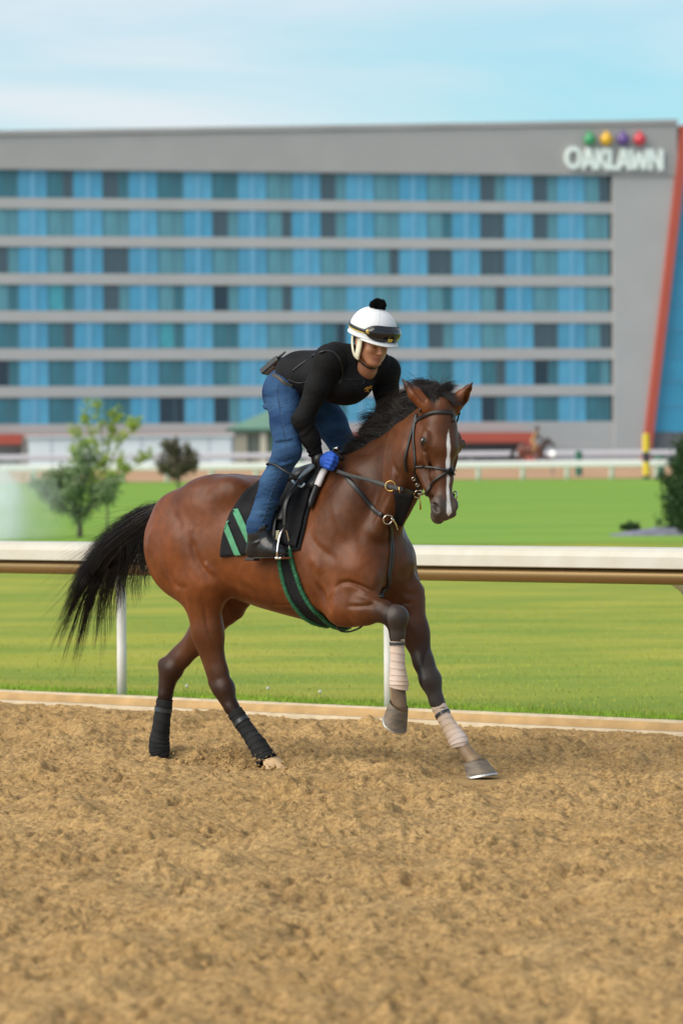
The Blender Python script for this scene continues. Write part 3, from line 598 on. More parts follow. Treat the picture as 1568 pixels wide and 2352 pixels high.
mb = MB(); mb.box((.3, .10, h_*.30), (1.9, .196, h_*.78)); mb.build('window', mat('shed_window', (.12, .13, .11), rough=.3), sh_)
mb = MB(); mb.box((3.4, .10, 0), (4.3, .196, h_*.82)); mb.build('door', mat('shed_door', (.20, .17, .15), rough=.7), sh_)

# ------------------------------------------------------------------ trees and shrubs on the infield
def leafmat(nm, c, c2): return mat(nm, c, rough=.6, spec=.25, var=.5, vscale=1.5, vcol2=c2)
M_bark = mat('grey_bark', (.10, .085, .07), rough=.9, var=.3, vscale=10)
def tree(nm, label, Y, px, py_base, branches, leaf, n_leaf, mt, cat='tree', zb=None, trunk_r=.05, spread=.10, seed=0, group=None, core=None):
    """branches: lists of picture points (x, y, depth offset) from the trunk outwards; leaves gather along them"""
    b = at(px, py_base, Y); zg = float(gz(Y)) if zb is None else zb; e = empty(nm, (b[0], Y, zg)); tag(e, label, cat, group); g = np.random.default_rng(seed); mb = MB(); pts = []
    for br in branches:
        q = spline([at(x, y, Y)+V(0, d, 0)-V(b[0], Y, zg) for x, y, d in br], 12); q[:, 2] = np.maximum(q[:, 2], 0); r0 = trunk_r if br[0][1] == py_base else trunk_r*.5
        mb.tube(q, list(np.linspace(r0, trunk_r*.16, 12)), 7); k = 0 if br[0][1] != py_base else 5; pts.append(q[k:])
        for t in range(7):                                                # twigs
            i = int(g.integers(max(k, 2), 11)); d = unit(g.normal(0, 1, 3)+V(0, 0, .5)+unit(q[-1]-q[0])*.8)*spread*g.uniform(1.0, 2.6); mb.tube([q[i], q[i]+d*.5+V(0, 0, .02), q[i]+d], [trunk_r*.14, trunk_r*.1, trunk_r*.04], 5); pts.append(np.array([q[i]+d*s for s in (.5, .75, 1, 1)]))
    mb.build('trunk', M_bark, e, smooth=True)
    Q = np.concatenate(pts); wgt = np.array([1.0]*len(Q)); i = g.integers(0, len(Q), n_leaf); c = Q[i]+g.normal(0, spread*.55, (n_leaf, 3))
    c[:, 2] = np.maximum(c[:, 2], .12); a = g.normal(0, 1, (n_leaf, 3)); a /= np.linalg.norm(a, axis=1, keepdims=True); bb = np.cross(a, g.normal(0, 1, (n_leaf, 3))); bb /= np.linalg.norm(bb, axis=1, keepdims=True); L = leaf*g.uniform(.6, 1.3, (n_leaf, 1))
    v = np.stack([c-a*L, c+bb*L*.45, c+a*L, c-bb*L*.45], 1).reshape(-1, 3); f = np.arange(n_leaf*4).reshape(-1, 4); meshnp('crown', v, f, mt, e, smooth=False); return e
tree('slender_tree', 'slender young tree with sparse yellow-green leaves left of the horse', 108, 247, 1224,
     [[(247,1224,0),(246,1150,0),(240,1060,0),(232,980,0),(222,925,0)], [(245,1120,0),(222,1060,.1),(190,1010,.1),(165,985,.1)], [(243,1100,0),(268,1030,-.1),(300,995,-.1),(318,970,0)], [(242,1080,0),(215,1010,-.2),(200,960,-.1),(205,920,0)],
      [(246,1130,0),(285,1085,.2),(320,1062,.2),(345,1035,.1)], [(244,1110,0),(212,1085,-.2),(185,1060,-.3),(172,1030,-.2)], [(243,1060,0),(255,1000,.2),(262,965,.2),(272,935,.1)], [(245,1125,0),(270,1090,-.3),(282,1040,-.3)], [(245,1140,0),(225,1110,.3),(205,1085,.3)]], .042, 5200, leafmat('yellow_green_leaves', (.38, .46, .05), (.24, .33, .05)), trunk_r=.030, spread=.105, seed=1)
tree('round_tree', 'grey-green low tree behind the fountain mist at the far left', 99, 183, 1240,
     [[(183,1240,0),(183,1200,0),(170,1160,0),(150,1110,0),(140,1070,0)], [(183,1195,0),(210,1150,.1),(240,1120,.1),(262,1100,0)], [(182,1195,0),(150,1165,-.1),(115,1140,-.1),(95,1110,0)], [(183,1190,0),(190,1130,.2),(196,1080,.2),(190,1050,.1)], [(182,1180,0),(130,1120,.2),(110,1090,.2)], [(184,1185,0),(230,1155,-.2),(258,1140,-.2)], [(183,1185,0),(165,1120,-.3),(160,1085,-.2)]], .045, 8000, leafmat('grey_green_leaves', (.21, .29, .13), (.15, .22, .11)), trunk_r=.075, spread=.16, seed=2)
tree('small_dark_tree', 'small dark ball-headed tree just behind the horse croup', 165, 410, 1140,
     [[(410,1140,0),(411,1100,0),(410,1060,0),(408,1025,0)], [(411,1090,0),(425,1060,.1),(430,1035,0)], [(411,1085,0),(396,1055,-.1),(394,1030,0)], [(410,1080,0),(404,1050,.2),(404,1024,.1)], [(411,1085,0),(440,1075,.1),(444,1065,0)], [(411,1100,0),(385,1085,.1),(380,1075,0)]], .07, 6000, leafmat('dull_olive_leaves', (.17, .15, .09), (.11, .095, .07)), trunk_r=.05, spread=.16, seed=3)
ev = [[(1586,1243,0),(1560,1180,0),(1586,1100,0),(1590,1040,0)]]
for y_, w_ in ((1225, 45), (1200, 52), (1175, 50), (1150, 46), (1125, 40), (1100, 34), (1075, 24), (1055, 14)):
    for s_ in (-1, 1): ev.append([(1586, y_, 0), (1586+s_*w_*.6, y_-8, .12*s_), (1586+s_*w_, y_-14, .1)]); 
    ev.append([(1586, y_, 0), (1586-w_*.3, y_-6, -w_*.008), (1586-w_*.4, y_-12, -w_*.011)])
tree('evergreen_shrub', 'dense dark evergreen shrub at the right edge of the infield', 96, 1586, 1243, ev, .05, 15000, leafmat('dark_evergreen', (.020, .050, .018), (.035, .075, .02)), 'shrub', trunk_r=.06, spread=.15, seed=4)
tree('small_shrub', 'little dark shrub beside the grey bed at the right', 97.5, 1446, 1226, [[(1446,1226,0),(1447,1218,0),(1449,1206,0)], [(1446,1224,0),(1438,1216,.05),(1432,1212,0)], [(1446,1224,0),(1455,1215,.05),(1458,1211,0)]], .035, 1400, leafmat('dark_shrub_leaves', (.05, .10, .03), (.03, .06, .03)), 'shrub', trunk_r=.02, spread=.05, seed=5)
# grey edging bed
xa, xb = at(1402, 1244, 95.5)[0], at(1640, 1244, 95.5)[0]; bed = empty('stone_bed', (xa, 95.5, 0)); tag(bed, 'low blue-grey stone bed at the foot of the evergreen shrub', 'bed')
g = np.random.default_rng(6); mb = MB(); n = 24; top = [(i/n*(xb-xa), .02+.16*min(1, i/n*2.2)+.02*g.uniform()) for i in range(n+1)]
mb.add([(x, 0, 0) for x, z in top]+[(x, .1, z) for x, z in top]+[(x, .9, z+.02) for x, z in top], [(k*(n+1)+i, k*(n+1)+i+1, (k+1)*(n+1)+i+1, (k+1)*(n+1)+i) for k in (0, 1) for i in range(n)]); mb.build('stones', mat('blue_grey_stone', (.17, .17, .23), rough=.8, var=.3, vscale=8), bed)

# fountain spray: a plume of fine droplets
def spray(nm, label, cx, w, y_top, y_bot, Y, dens, seed):
    c, tz = at(cx, y_bot, Y), at(cx, y_top, Y)[2]; r_ = w*Y/FPX; g = np.random.default_rng(seed); mb = MB(); h_ = tz+.1
    prof = [(r_*k*(1+.06*g.normal()), h_*t) for t, k in ((0, .9), (.12, 1.0), (.35, .92), (.6, .75), (.8, .5), (.93, .25), (1, .02))]; mb.lathe(prof, 24, (0, 0, .02)); m = bpy.data.materials.new(nm); m.use_nodes = True; t = m.node_tree; t.nodes.clear()
    o_ = t.nodes.new('ShaderNodeOutputMaterial'); vs = t.nodes.new('ShaderNodeVolumePrincipled'); vs.inputs['Color'].default_value = (.93, .97, 1, 1); vs.inputs['Anisotropy'].default_value = .2
    tcn = t.nodes.new('ShaderNodeTexCoord'); nz = t.nodes.new('ShaderNodeTexNoise'); nz.inputs['Scale'].default_value = 2.2; t.links.new(tcn.outputs['Object'], nz.inputs['Vector']); mr = t.nodes.new('ShaderNodeMapRange'); mr.inputs[1].default_value = .3; mr.inputs[2].default_value = .7; mr.inputs[3].default_value = dens*.3; mr.inputs[4].default_value = dens*1.5
    t.links.new(nz.outputs[0], mr.inputs[0])
    mpv = t.nodes.new('ShaderNodeMapping'); mpv.inputs['Location'].default_value = (0, 0, -.35); mpv.inputs['Scale'].default_value = (1/r_, 1/r_, .75/h_); t.links.new(tcn.outputs['Object'], mpv.inputs[0]); ln_n = t.nodes.new('ShaderNodeVectorMath'); ln_n.operation = 'LENGTH'; t.links.new(mpv.outputs[0], ln_n.inputs[0])
    fo = t.nodes.new('ShaderNodeMapRange'); fo.interpolation_type = 'SMOOTHSTEP'; fo.inputs[1].default_value = 0.0; fo.inputs[2].default_value = .95; fo.inputs[3].default_value = 1.8; fo.inputs[4].default_value = 0; t.links.new(ln_n.outputs['Value'], fo.inputs[0])
    ml = t.nodes.new('ShaderNodeMath'); ml.operation = 'MULTIPLY'; t.links.new(mr.outputs[0], ml.inputs[0]); t.links.new(fo.outputs[0], ml.inputs[1]); t.links.new(ml.outputs[0], vs.inputs['Density']); t.links.new(vs.outputs[0], o_.inputs['Volume'])
    o = mb.build(nm, m); o.location = (c[0], Y, 0); tag(o, label, 'fountain', kind='stuff'); return o
spray('fountain_spray', 'pale plume of fountain spray at the left edge', 4, 82, 1085, 1246, 96.5, 1.5, 1)
spray('fountain_mist', 'thin drifting mist round the fountain plume at the left', 30, 175, 1060, 1246, 97.6, .22, 2)

# ------------------------------------------------------------------ the horse
RZ = -TH
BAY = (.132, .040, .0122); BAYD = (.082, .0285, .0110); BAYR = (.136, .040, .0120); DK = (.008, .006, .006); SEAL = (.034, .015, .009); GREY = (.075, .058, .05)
TAN = (.46, .30, .16)
M_coat = mat('bay_coat', vcol=True, rough=.40, spec=.22, var=.30, vscale=9, bump=.5, bscale=26, stretch=(1, 1, .55), bdist=.006, detail=8)
M_hair = mat('black_hair', (.005, .0045, .005), rough=.36, spec=.35, var=.3, vscale=14, vcol2=(.016, .010, .008))
M_eye = mat('dark_eye', (.006, .004, .004), rough=.06, spec=.8, coat=1)
M_hoof = mat('hoof_horn', (.070, .066, .062), rough=.55, var=.6, vscale=18, vcol2=(.20, .14, .088), bump=.4, bscale=40, stretch=(1, 1, 3))
M_hoofpale = mat('sandy_hoof', (.50, .34, .19), rough=.8, var=.2, vscale=30)
M_shoe = mat('horseshoe', (.55, .53, .5), rough=.4, metal=.8)

horse = empty('horse', HO, RZ)
tag(horse, 'bay racehorse with white blaze cantering across the sandy track under its rider', 'horse')

LAT = V(0, 1, 0)
# joints of the four legs (in the horse's frame)
nh = dict(hip=Lp(440,1215,.15), stif=Lp(487,1340,.19), gask=Lp(478,1455,.17), hock=Lp(512,1580,.15), can1=Lp(533,1625,.145), fet=Lp(590,1708,.14), toe=Lp(622,1748,.14))
fh = dict(hip=Lp(500,1215,-.15), stif=Lp(540,1345,-.17), gask=Lp(470,1455,-.15), hock=Lp(394,1536,-.13), can1=Lp(381,1595,-.125), fet=Lp(367,1702,-.12), toe=Lp(372,1738,-.12))
nf = dict(sho=Lp(868,1275,.15), elb=Lp(786,1400,.19), kn0=Lp(880,1404,.19), knee=Lp(909,1421,.185), can1=Lp(912,1458,.18), fet=Lp(914,1560,.175), pas=Lp(917,1612,.175), toe=Lp(909,1680,.18))
ff = dict(sho=Lp(935,1285,-.14), elb=Lp(928,1370,-.16), kn0=Lp(972,1520,-.14), knee=Lp(988,1562,-.13), can1=Lp(1003,1612,-.13), fet=Lp(1051,1700,-.12), pas=Lp(1076,1733,-.12), toe=Lp(1098,1775,-.12))
# head frame: hx down the face, hy to the left, hz out of the forehead
_hd = math.radians(26); _hb = math.radians(78)
_hh = V(math.cos(_hd), -math.sin(_hd), 0)
HX = _hh*math.cos(_hb)+V(0, 0, -math.sin(_hb)); HYl = V(math.sin(_hd), math.cos(_hd), 0); HX = unit(HX); 
_tilt = math.radians(-4); HYl = unit(HYl*math.cos(_tilt)+V(0, 0, 1)*math.sin(_tilt)); HX = unit(HX-HYl*HX.dot(HYl)); HZf = np.cross(HX, HYl)
HP = Lp(1021, 929, .10)                                         # poll
HM = np.stack([HX, HYl, HZf], 1)
def hp(x, y, z): return HP+HM @ V(x*1.02, y*1.14, z)

def build_horse_field(h=.0075):
    F = Field((-1.42, -.50, -.02), (1.32, .42, 2.20), h)
    # trunk: loft along the spine
    uu = np.arange(-1.25, .56, .004)
    st = np.array([  # u, top, bottom, half width
        (-1.25, 1.33, 1.27, .005), (-1.13, 1.36, 1.16, .03), (-1.07, 1.40, 1.07, .11), (-.95, 1.50, .98, .19), (-.80, 1.580, .94, .255), (-.68, 1.610, .945, .28),
        (-.52, 1.595, .90, .275), (-.38, 1.575, .862, .28), (-.22, 1.563, .828, .285), (-.08, 1.567, .800, .275), (.05, 1.60, .785, .255),
        (.15, 1.622, .785, .235), (.26, 1.585, .80, .22), (.36, 1.50, .86, .20), (.44, 1.42, .97, .17), (.46, 1.30, 1.08, .09), (.49, 1.22, 1.14, .02), (.56, 1.19, 1.185, .001)])
    tp, bt, hw = (smooth1(st[:, 0], st[:, i], uu, .10) for i in (1, 2, 3))
    def trunk(X, Y, Z):
        X1 = np.ravel(X); a = [np.interp(X1, uu, q).reshape(np.shape(X)).astype(np.float32) for q in (tp, bt, hw)]
        zc = a[1]+(a[0]-a[1])*.46; hz = np.where(Z > zc, a[0]-zc, zc-a[1]); w = a[2]
        top = np.clip((Z-zc)/hz, 0, 1); wx = w*(1-.16*top*top)
        q = (np.abs(Y/wx)**2.25+np.abs((Z-zc)/hz)**2.25)**(1/2.25)
        return ((q-1)*np.minimum(wx, hz)).astype(np.float32)
    F.add((trunk, V(-1.22, -.33, .7), V(.48, .33, 1.7)), .01, BAY)
    # withers ridge and spine
    F.add(cone(V(-.06, 0, 1.575), .045, V(.17, 0, 1.60), .04), .09, BAYD)
    for sg in (-1, 1):                                          # +1 = left (far)
        N = nh if sg < 0 else fh
        # croup, thigh, hamstrings
        F.add(ell(V(-.68, sg*.135, 1.445), (.22, .125, .14)), .09, BAYR)
        F.add(ell(V(-.50, sg*.175, 1.515), (.08, .06, .06)), .10, BAYR)      # point of hip
        F.add(ell(V(-.90, sg*.135, 1.25), (.18, .125, .26), axes(V(1, 0, .25), LAT)), .08, BAYR)
        F.add(ell(V(-1.02, sg*.12, 1.17), (.09, .09, .17), axes(V(1, 0, .35), LAT)), .09, BAYR)
        thc = V(-.80, sg*.17, 1.14) if sg < 0 else V(-.72, sg*.17, 1.14)
        F.add(ell(thc, (.25, .115, .24), axes(V(.75, 0, -.65), LAT)), .09, BAYR)
        F.add(cone(thc+V(.02, sg*.01, .1), .10, N['stif'], .075), .08, BAYR)
        # gaskin, hock, cannon
        F.add(cone(N['stif']+V(-.08, 0, -.02), .125, N['gask'], .085, LAT, .8), .08, BAY)
        ha = unit(N['hock']-N['gask']); 
        F.add(cone(N['gask'], .083, N['hock']-ha*.09, .052, LAT, .8), .05, BAYD)
        F.add(cone(N['hock']-ha*.09, .052, N['hock'], .054, LAT, .8), .03, SEAL)
        # achilles and point of hock
        bk = V(-.055, 0, .025)
        F.add(cone(N['gask']+V(-.06, 0, -.02), .035, N['hock']+bk, .026, LAT, .8), .035, BAYD)
        F.add(cone(N['hock']+bk, .030, N['can1']+V(-.012, 0, 0), .028), .025, SEAL)
        F.add(ell(N['hock']+V(.03, 0, -.005), (.035, .048, .05)), .03, SEAL)
        F.chain([(N['hock'], .052, SEAL), (N['can1'], .037, DK), (N['fet'], .035, DK)], .03, .02)
        F.chain([(N['fet'], .043, DK), (N['toe'], .036, DK)], .02)
        if sg > 0: F.add(cone(N['stif']+V(.02, 0, .05), .12, N['stif']+V(-.06, 0, -.10), .11, LAT, .7), .06, BAYD)
        # shoulder, upper arm
        Q = nf if sg < 0 else ff
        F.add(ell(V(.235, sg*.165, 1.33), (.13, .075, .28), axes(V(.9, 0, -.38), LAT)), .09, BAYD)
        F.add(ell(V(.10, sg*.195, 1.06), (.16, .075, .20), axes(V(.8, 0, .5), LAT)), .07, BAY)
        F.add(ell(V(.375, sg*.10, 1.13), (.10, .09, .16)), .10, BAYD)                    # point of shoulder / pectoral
    # near fore: folded forearm held level
    q = nf
    F.add(cone(V(.34, -.17, 1.08), .13, q['elb']+V(.03, 0, .02), .10, LAT, .75), .06, BAY)
    F.add(cone(q['elb']+V(.0, 0, .015), .098, q['elb']*.45+q['kn0']*.55+V(0, 0, .005), .080, LAT, .78), .045, BAY)
    F.add(cone(q['elb']*.45+q['kn0']*.55+V(0, 0, .005), .080, q['kn0'], .055, LAT, .85), .03, BAYD)
    F.add(cone(V(.44, -.16, 1.02), .07, q['elb']*.4+q['kn0']*.6+V(0, 0, .03), .055, LAT, .9), .045, BAYD)
    F.chain([(q['kn0'], .056, DK), (q['knee'], .057, DK), (q['can1'], .037, DK), (q['fet']+V(0, 0, .06), .029, DK)], .03, .03)
    F.add(ell(q['knee']+V(.012, 0, .012), (.055, .05, .06)), .03, DK)
    F.chain([(q['fet']+V(0, 0, .06), .029, DK), (q['fet'], .039, DK), (q['pas'], .032, TAN)], .02, .02)
    F.add(cone(q['fet']+V(-.01, 0, -.05), .036, q['pas']+V(0, 0, -.02), .040), .02, TAN)
    # far fore: reaching forward
    q = ff; mid = q['elb']*.45+q['kn0']*.55
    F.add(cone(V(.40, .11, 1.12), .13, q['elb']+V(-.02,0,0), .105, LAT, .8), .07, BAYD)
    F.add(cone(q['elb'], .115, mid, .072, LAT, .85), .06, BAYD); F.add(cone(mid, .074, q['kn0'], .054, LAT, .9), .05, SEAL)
    F.chain([(q['kn0'], .054, DK), (q['knee'], .056, DK), (q['can1'], .036, DK), (q['fet'], .029, DK)], .03, .03)
    F.chain([(q['fet'], .039, TAN), (q['pas'], .033, TAN), (q['pas']*.4+q['toe']*.6+V(0, 0, .02), .042, TAN)], .02, .02)
    # breast between the forelegs
    F.add(ell(V(.38, 0, 1.13), (.14, .16, .20)), .07, BAYD)
    F.add(ell(V(.20, 0, .93), (.20, .15, .13)), .08, BAY)
    # neck
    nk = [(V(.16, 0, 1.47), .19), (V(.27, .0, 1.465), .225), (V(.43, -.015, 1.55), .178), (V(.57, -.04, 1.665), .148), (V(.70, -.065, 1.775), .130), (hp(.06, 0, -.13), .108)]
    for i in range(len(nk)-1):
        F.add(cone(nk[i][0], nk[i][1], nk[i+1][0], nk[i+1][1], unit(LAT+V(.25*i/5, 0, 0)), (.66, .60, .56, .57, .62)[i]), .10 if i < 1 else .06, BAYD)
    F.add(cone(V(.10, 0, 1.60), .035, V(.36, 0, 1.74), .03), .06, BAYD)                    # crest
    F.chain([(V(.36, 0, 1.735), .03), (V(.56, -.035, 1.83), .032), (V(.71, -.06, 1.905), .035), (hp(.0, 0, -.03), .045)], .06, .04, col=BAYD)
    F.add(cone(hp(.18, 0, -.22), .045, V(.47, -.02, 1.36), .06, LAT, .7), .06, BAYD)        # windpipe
    # brachial muscle line
    F.add(cone(V(.66, -.125, 1.72), .035, V(.46, -.13, 1.30), .05), .06, BAYD)
    # head
    F.add(cone(hp(.03, 0, -.07), .085, hp(.19, 0, -.10), .10, HYl, .95), .04, BAYD)
    F.add(cone(hp(.10, 0, -.04), .055, hp(.22, 0, -.045), .062, HYl, 1.45), .03, BAYD)     # forehead
    F.add(cone(hp(.22, 0, -.055), .062, hp(.38, 0, -.062), .050, HYl, 1.08), .04, BAYD)
    F.add(cone(hp(.38, 0, -.060), .050, hp(.50, 0, -.065), .048, HYl, .98), .03, BAYD)
    for sg in (-1, 1):
        F.add(ell(hp(.205, sg*.070, -.165), (.128, .036, .112), HM), .014, BAY)            # cheek
        F.add(cone(hp(.27, sg*.05, -.17), .055, hp(.43, sg*.032, -.125), .038), .03, BAYD)
        F.add(ell(hp(.185, sg*.086, -.050), (.050, .022, .030), HM), .025, BAYD)           # brow / orbit
        F.add(cone(hp(.26, sg*.082, -.075), .014, hp(.38, sg*.058, -.085), .008), .02, BAYD)   # facial crest
        F.add(ell(hp(.535, sg*.040, -.058), (.055, .030, .048), HM), .025, GREY)           # nostril flare
        F.cut(cone(hp(.31, sg*.085, -.125), .012, hp(.44, sg*.062, -.085), .010), .03)
    F.add(ell(hp(.560, 0, -.078), (.048, .050, .058), HM), .025, GREY)                     # muzzle
    F.add(ell(hp(.575, 0, -.135), (.038, .040, .030), HM), .02, GREY)                      # chin
    F.add(cone(hp(.30, 0, -.20), .035, hp(.55, 0, -.135), .026, HYl, 1.1), .03, BAYD)      # lower jaw
    F.cut(cone(hp(.60, -.08, -.118), .006, hp(.60, .08, -.118), .006), .006)
    F.cut(cone(hp(.60, -.075, -.118), .005, hp(.51, -.062, -.117), .003), .006)
    F.cut(cone(hp(.60, .075, -.118), .005, hp(.51, .062, -.117), .003), .006)
    for sg in (-1, 1):
        F.add(cone(hp(.160, sg*.090, -.055), .010, hp(.195, sg*.100, -.043), .011), .012, BAYD); F.add(cone(hp(.195, sg*.100, -.043), .011, hp(.232, sg*.090, -.058), .008), .012, BAYD)
        F.cut(ell(hp(.548, sg*.060, -.040), (.030, .030, .019), axes(HX+HZf*.55, HYl)), .007)         # nostril
        F.cut(cone(hp(.545, sg*.060, -.040), .008, hp(.52, sg*.058, -.068), .005), .006)
    # ears
    for sg, tip in ((-1, Lp(925, 873, .20)), (1, Lp(1083, 881, .02))):
        b0 = hp(.012, sg*.066, -.055); mid = b0*.5+tip*.5
        F.add(cone(b0, .040, mid, .037), .02, BAY); F.add(cone(mid, .037, mid*.35+tip*.65, .020), .015, BAY); F.add(cone(mid*.35+tip*.65, .020, tip, .004), .008, BAYD); F.add(cone(tip, .0065, tip+(tip-mid)*.10, .004), .006, BAYD)
        o = HZf*.040+HYl*sg*.008
        F.cut(cone(b0*.55+mid*.45+o, .017, mid*.6+tip*.4+o*.80, .010), .008)
    return F
def horse_colour(F, v):
    c = F.colours(v, .016)
    P = (v-HP) @ HM; x, y, z = P[:, 0], P[:, 1], P[:, 2]
    on = (x > .14) & (x < .60) & (z > -.10) & (v[:, 0] > .6)
    ctr = np.interp(x, [.14, .22, .30, .45, .60], [.004, -.004, .004, .0, .006]); wd = np.interp(x, [.145, .17, .23, .28, .31, .37, .44, .52, .585, .60], [0, .006, .012, .008, .014, .010, .008, .010, .017, .003])
    bl = np.clip((wd-np.abs(y-ctr))/.005+.5, 0, 1)*on
    c = c*(1-bl[:, None])+np.array([.74, .70, .68])*bl[:, None]
    # darker round the eyes, ear rims, underside reddish, dusty flanks
    for sg in (-1, 1):
        e = np.linalg.norm(v-hp(.20, sg*.105, -.066), axis=1); k = np.clip(1-e/.055, 0, 1)*.75; c = c*(1-k[:, None])+np.array([.02, .016, .014])*k[:, None]
        e = np.linalg.norm((v-hp(.548, sg*.058, -.040)), axis=1); k = np.clip(1.6-e/.022, 0, 1)*.95; c = c*(1-k[:, None])+np.array([.012, .009, .009])*k[:, None]
        k = np.clip((-x-.075)/.05, 0, 1)*(v[:, 0] > .6)*.8; c = c*(1-k[:, None])+np.array([.02, .012, .01])*k[:, None]
    # darker topline and forehand, warmer flanks, faint dapples
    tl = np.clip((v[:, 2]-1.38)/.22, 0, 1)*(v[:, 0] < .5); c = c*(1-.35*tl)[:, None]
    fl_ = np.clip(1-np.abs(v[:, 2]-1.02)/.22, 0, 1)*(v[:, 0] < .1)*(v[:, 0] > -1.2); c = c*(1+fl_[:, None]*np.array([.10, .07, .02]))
    dp = np.sin(v[:, 0]*47+2*np.sin(v[:, 2]*31))*np.sin(v[:, 2]*43+2*np.sin(v[:, 0]*29+v[:, 1]*17)); c = c*(1+.10*dp*(v[:, 2] > .8))[:, None]
    k = np.clip((x-.44)/.12, 0, 1)*(v[:, 0] > .6)*(1-bl)*.55; c = c*(1-k[:, None])+np.array(GREY)*k[:, None]
    return c
def vnormals(v, f):
    n = np.cross(v[f[:, 2]]-v[f[:, 0]], v[f[:, 3]]-v[f[:, 1]]); N_ = np.zeros_like(v)
    for k in range(4):
        for x in range(3): N_[:, x] += np.bincount(f[:, k], n[:, x], len(v))
    return N_/(np.linalg.norm(N_, axis=1, keepdims=True)+1e-12)
def relief(v, f):
    """muscle bellies and the furrows between them: ridges (+) and grooves (-) along lines on the flank"""
    lines = [([(458,1205),(461,1245),(471,1283),(490,1312),(508,1338)], -.011, .022, .22), ([(484,1290),(493,1303),(505,1322)], .010, .014, .22), ([(447,1205),(450,1225),(455,1252)], .007, .016, .25),
        ([(372,1195),(358,1240),(352,1285)], .006, .02, .2), ([(386,1185),(386,1250),(398,1305),(430,1355),(450,1390)], -.006, .020, .22), ([(415,1338),(440,1350),(462,1346)], -.006, .018, .2),
        ([(452,1365),(460,1420),(475,1480)], .006, .02, .18), ([(488,1370),(490,1430),(505,1500)], -.006, .012, .18), ([(440,1440),(462,1495),(484,1540)], -.007, .010, .16),
        ([(722,1215),(735,1245),(762,1270),(792,1290)], -.008, .022, .2), ([(720,1275),(740,1296),(752,1320)], .009, .028, .22), ([(738,1335),(752,1372),(757,1420)], -.016, .016, .22),
        ([(781,1352),(800,1338),(822,1340),(850,1355),(876,1374)], -.016, .013, .21), ([(776,1360),(768,1386),(770,1412)], -.010, .013, .22), ([(884,1235),(886,1290),(884,1340),(872,1362)], -.015, .018, .14),
        ([(800,1392),(835,1392),(872,1386)], -.010, .011, .24), ([(815,1365),(845,1375),(870,1390)], .007, .014, .24), ([(862,1205),(885,1165),(912,1120)], -.010, .018, .12), ([(812,1190),(830,1240),(848,1290)], -.006, .03, .2),
        ([(770,1150),(790,1200),(806,1250)], .006, .03, .2), ([(590,1384),(635,1390),(680,1389)], -.004, .008, .2), ([(600,1396),(650,1402),(690,1400)], -.004, .007, .2), ([(700,1340),(720,1380),(735,1420)], -.005, .012, .2),
        ([(520,1320),(560,1350),(610,1375)], -.005, .03, .25), ([(430,1150),(480,1135),(530,1120)], -.005, .03, .15), ([(402,1170),(430,1200),(440,1235)], -.005, .025, .2), ([(905,1060),(918,1090),(922,1115)], -.012, .016, .14)]
    N_ = vnormals(v, f); D = np.zeros(len(v))
    for pts, A, sg_, s0 in lines:
        q = spline([Lp(x, y, s0)[[0, 2]] for x, y in pts], 24); p = v[:, [0, 2]]; best = np.full(len(v), 9.)
        lo = q.min(0)-4*sg_; hi = q.max(0)+4*sg_; m = ((p > lo) & (p < hi)).all(1); pm = p[m]; bm = np.full(len(pm), 9.); tm = np.zeros(len(pm))
        for i in range(len(q)-1):
            ab = q[i+1]-q[i]; t = np.clip(((pm-q[i]) @ ab)/(ab @ ab), 0, 1); dd = np.linalg.norm(pm-q[i]-t[:, None]*ab, axis=1)
            w = dd < bm; bm = np.where(w, dd, bm); tm = np.where(w, (i+t)/(len(q)-1), tm)
        fade = np.clip(np.minimum(tm, 1-tm)*3.2, 0, 1); near = np.clip((np.abs(v[m, 1])-.04)/.05, 0, 1)
        D[m] += A*fade*near*np.exp(-(bm/sg_)**2)
    D[(v[:, 2] < .55)] = 0
    Rm = HM; loc = (v-HP) @ HM; D[(loc[:, 0] > -.2) & (loc[:, 2] > -.24) & (v[:, 0] > .66) & (v[:, 2] > 1.3)] = 0
    return v+N_*D[:, None]
HF = build_horse_field(.0065); hv, hf = HF.mesh(3); hv = relief(hv, hf)
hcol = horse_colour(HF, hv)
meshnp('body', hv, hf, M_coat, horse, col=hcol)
# hooves: frustum cut obliquely, each with its shoe
def hoof(pas, toe, fw, up, mt, length=.075, w=.058, shoe=True):
    """pas = coronet centre, fw = toe direction, up = leg direction"""
    fw = unit(fw); up = unit(up-fw*fw.dot(up)*0); lt = unit(np.cross(up, fw)); fw = np.cross(lt, up); n = 28
    mb = MB(); rings = [(.0, .80), (.05, .86), (.3, .93), (.65, 1.03), (1, 1.12)]
    V_ = []
    for t, k in rings:
        for j in range(n):
            a = 2*math.pi*j/n; cx, cy = math.cos(a), math.sin(a)
            rx = w*k*(1.08 if cx > 0 else .92)
            p = pas+fw*(rx*cx+t*.035)-up*t*length*(1.0 if cx > 0 else 1-.25*(-cx))+lt*w*k*.95*cy+up*(.008*cx if t == 0 else 0)
            V_.append(p)
    f = [(i*n+j, i*n+(j+1) % n, (i+1)*n+(j+1) % n, (i+1)*n+j) for i in range(len(rings)-1) for j in range(n)]
    f += [tuple(range(n)), tuple(range((len(rings)-1)*n, len(rings)*n))[::-1]]
    mb.add(V_, f); o = mb.build('hoof', mt, horse, smooth=True)
    if shoe:
        b = np.array(V_[-n:]); c = b.mean(0); s2 = MB(); g = []
        for q in (b*1.0, c+(b-c)*1.03-up*.010, c+(b-c)*.70-up*.010, c+(b-c)*.70): g += list(q)
        fs = [(i*n+j, i*n+(j+1) % n, ((i+1) % 4)*n+(j+1) % n, ((i+1) % 4)*n+j) for i in range(4) for j in range(n)]
        s2.add(g, fs).build('horseshoe', M_shoe, o, smooth=False)
    return o
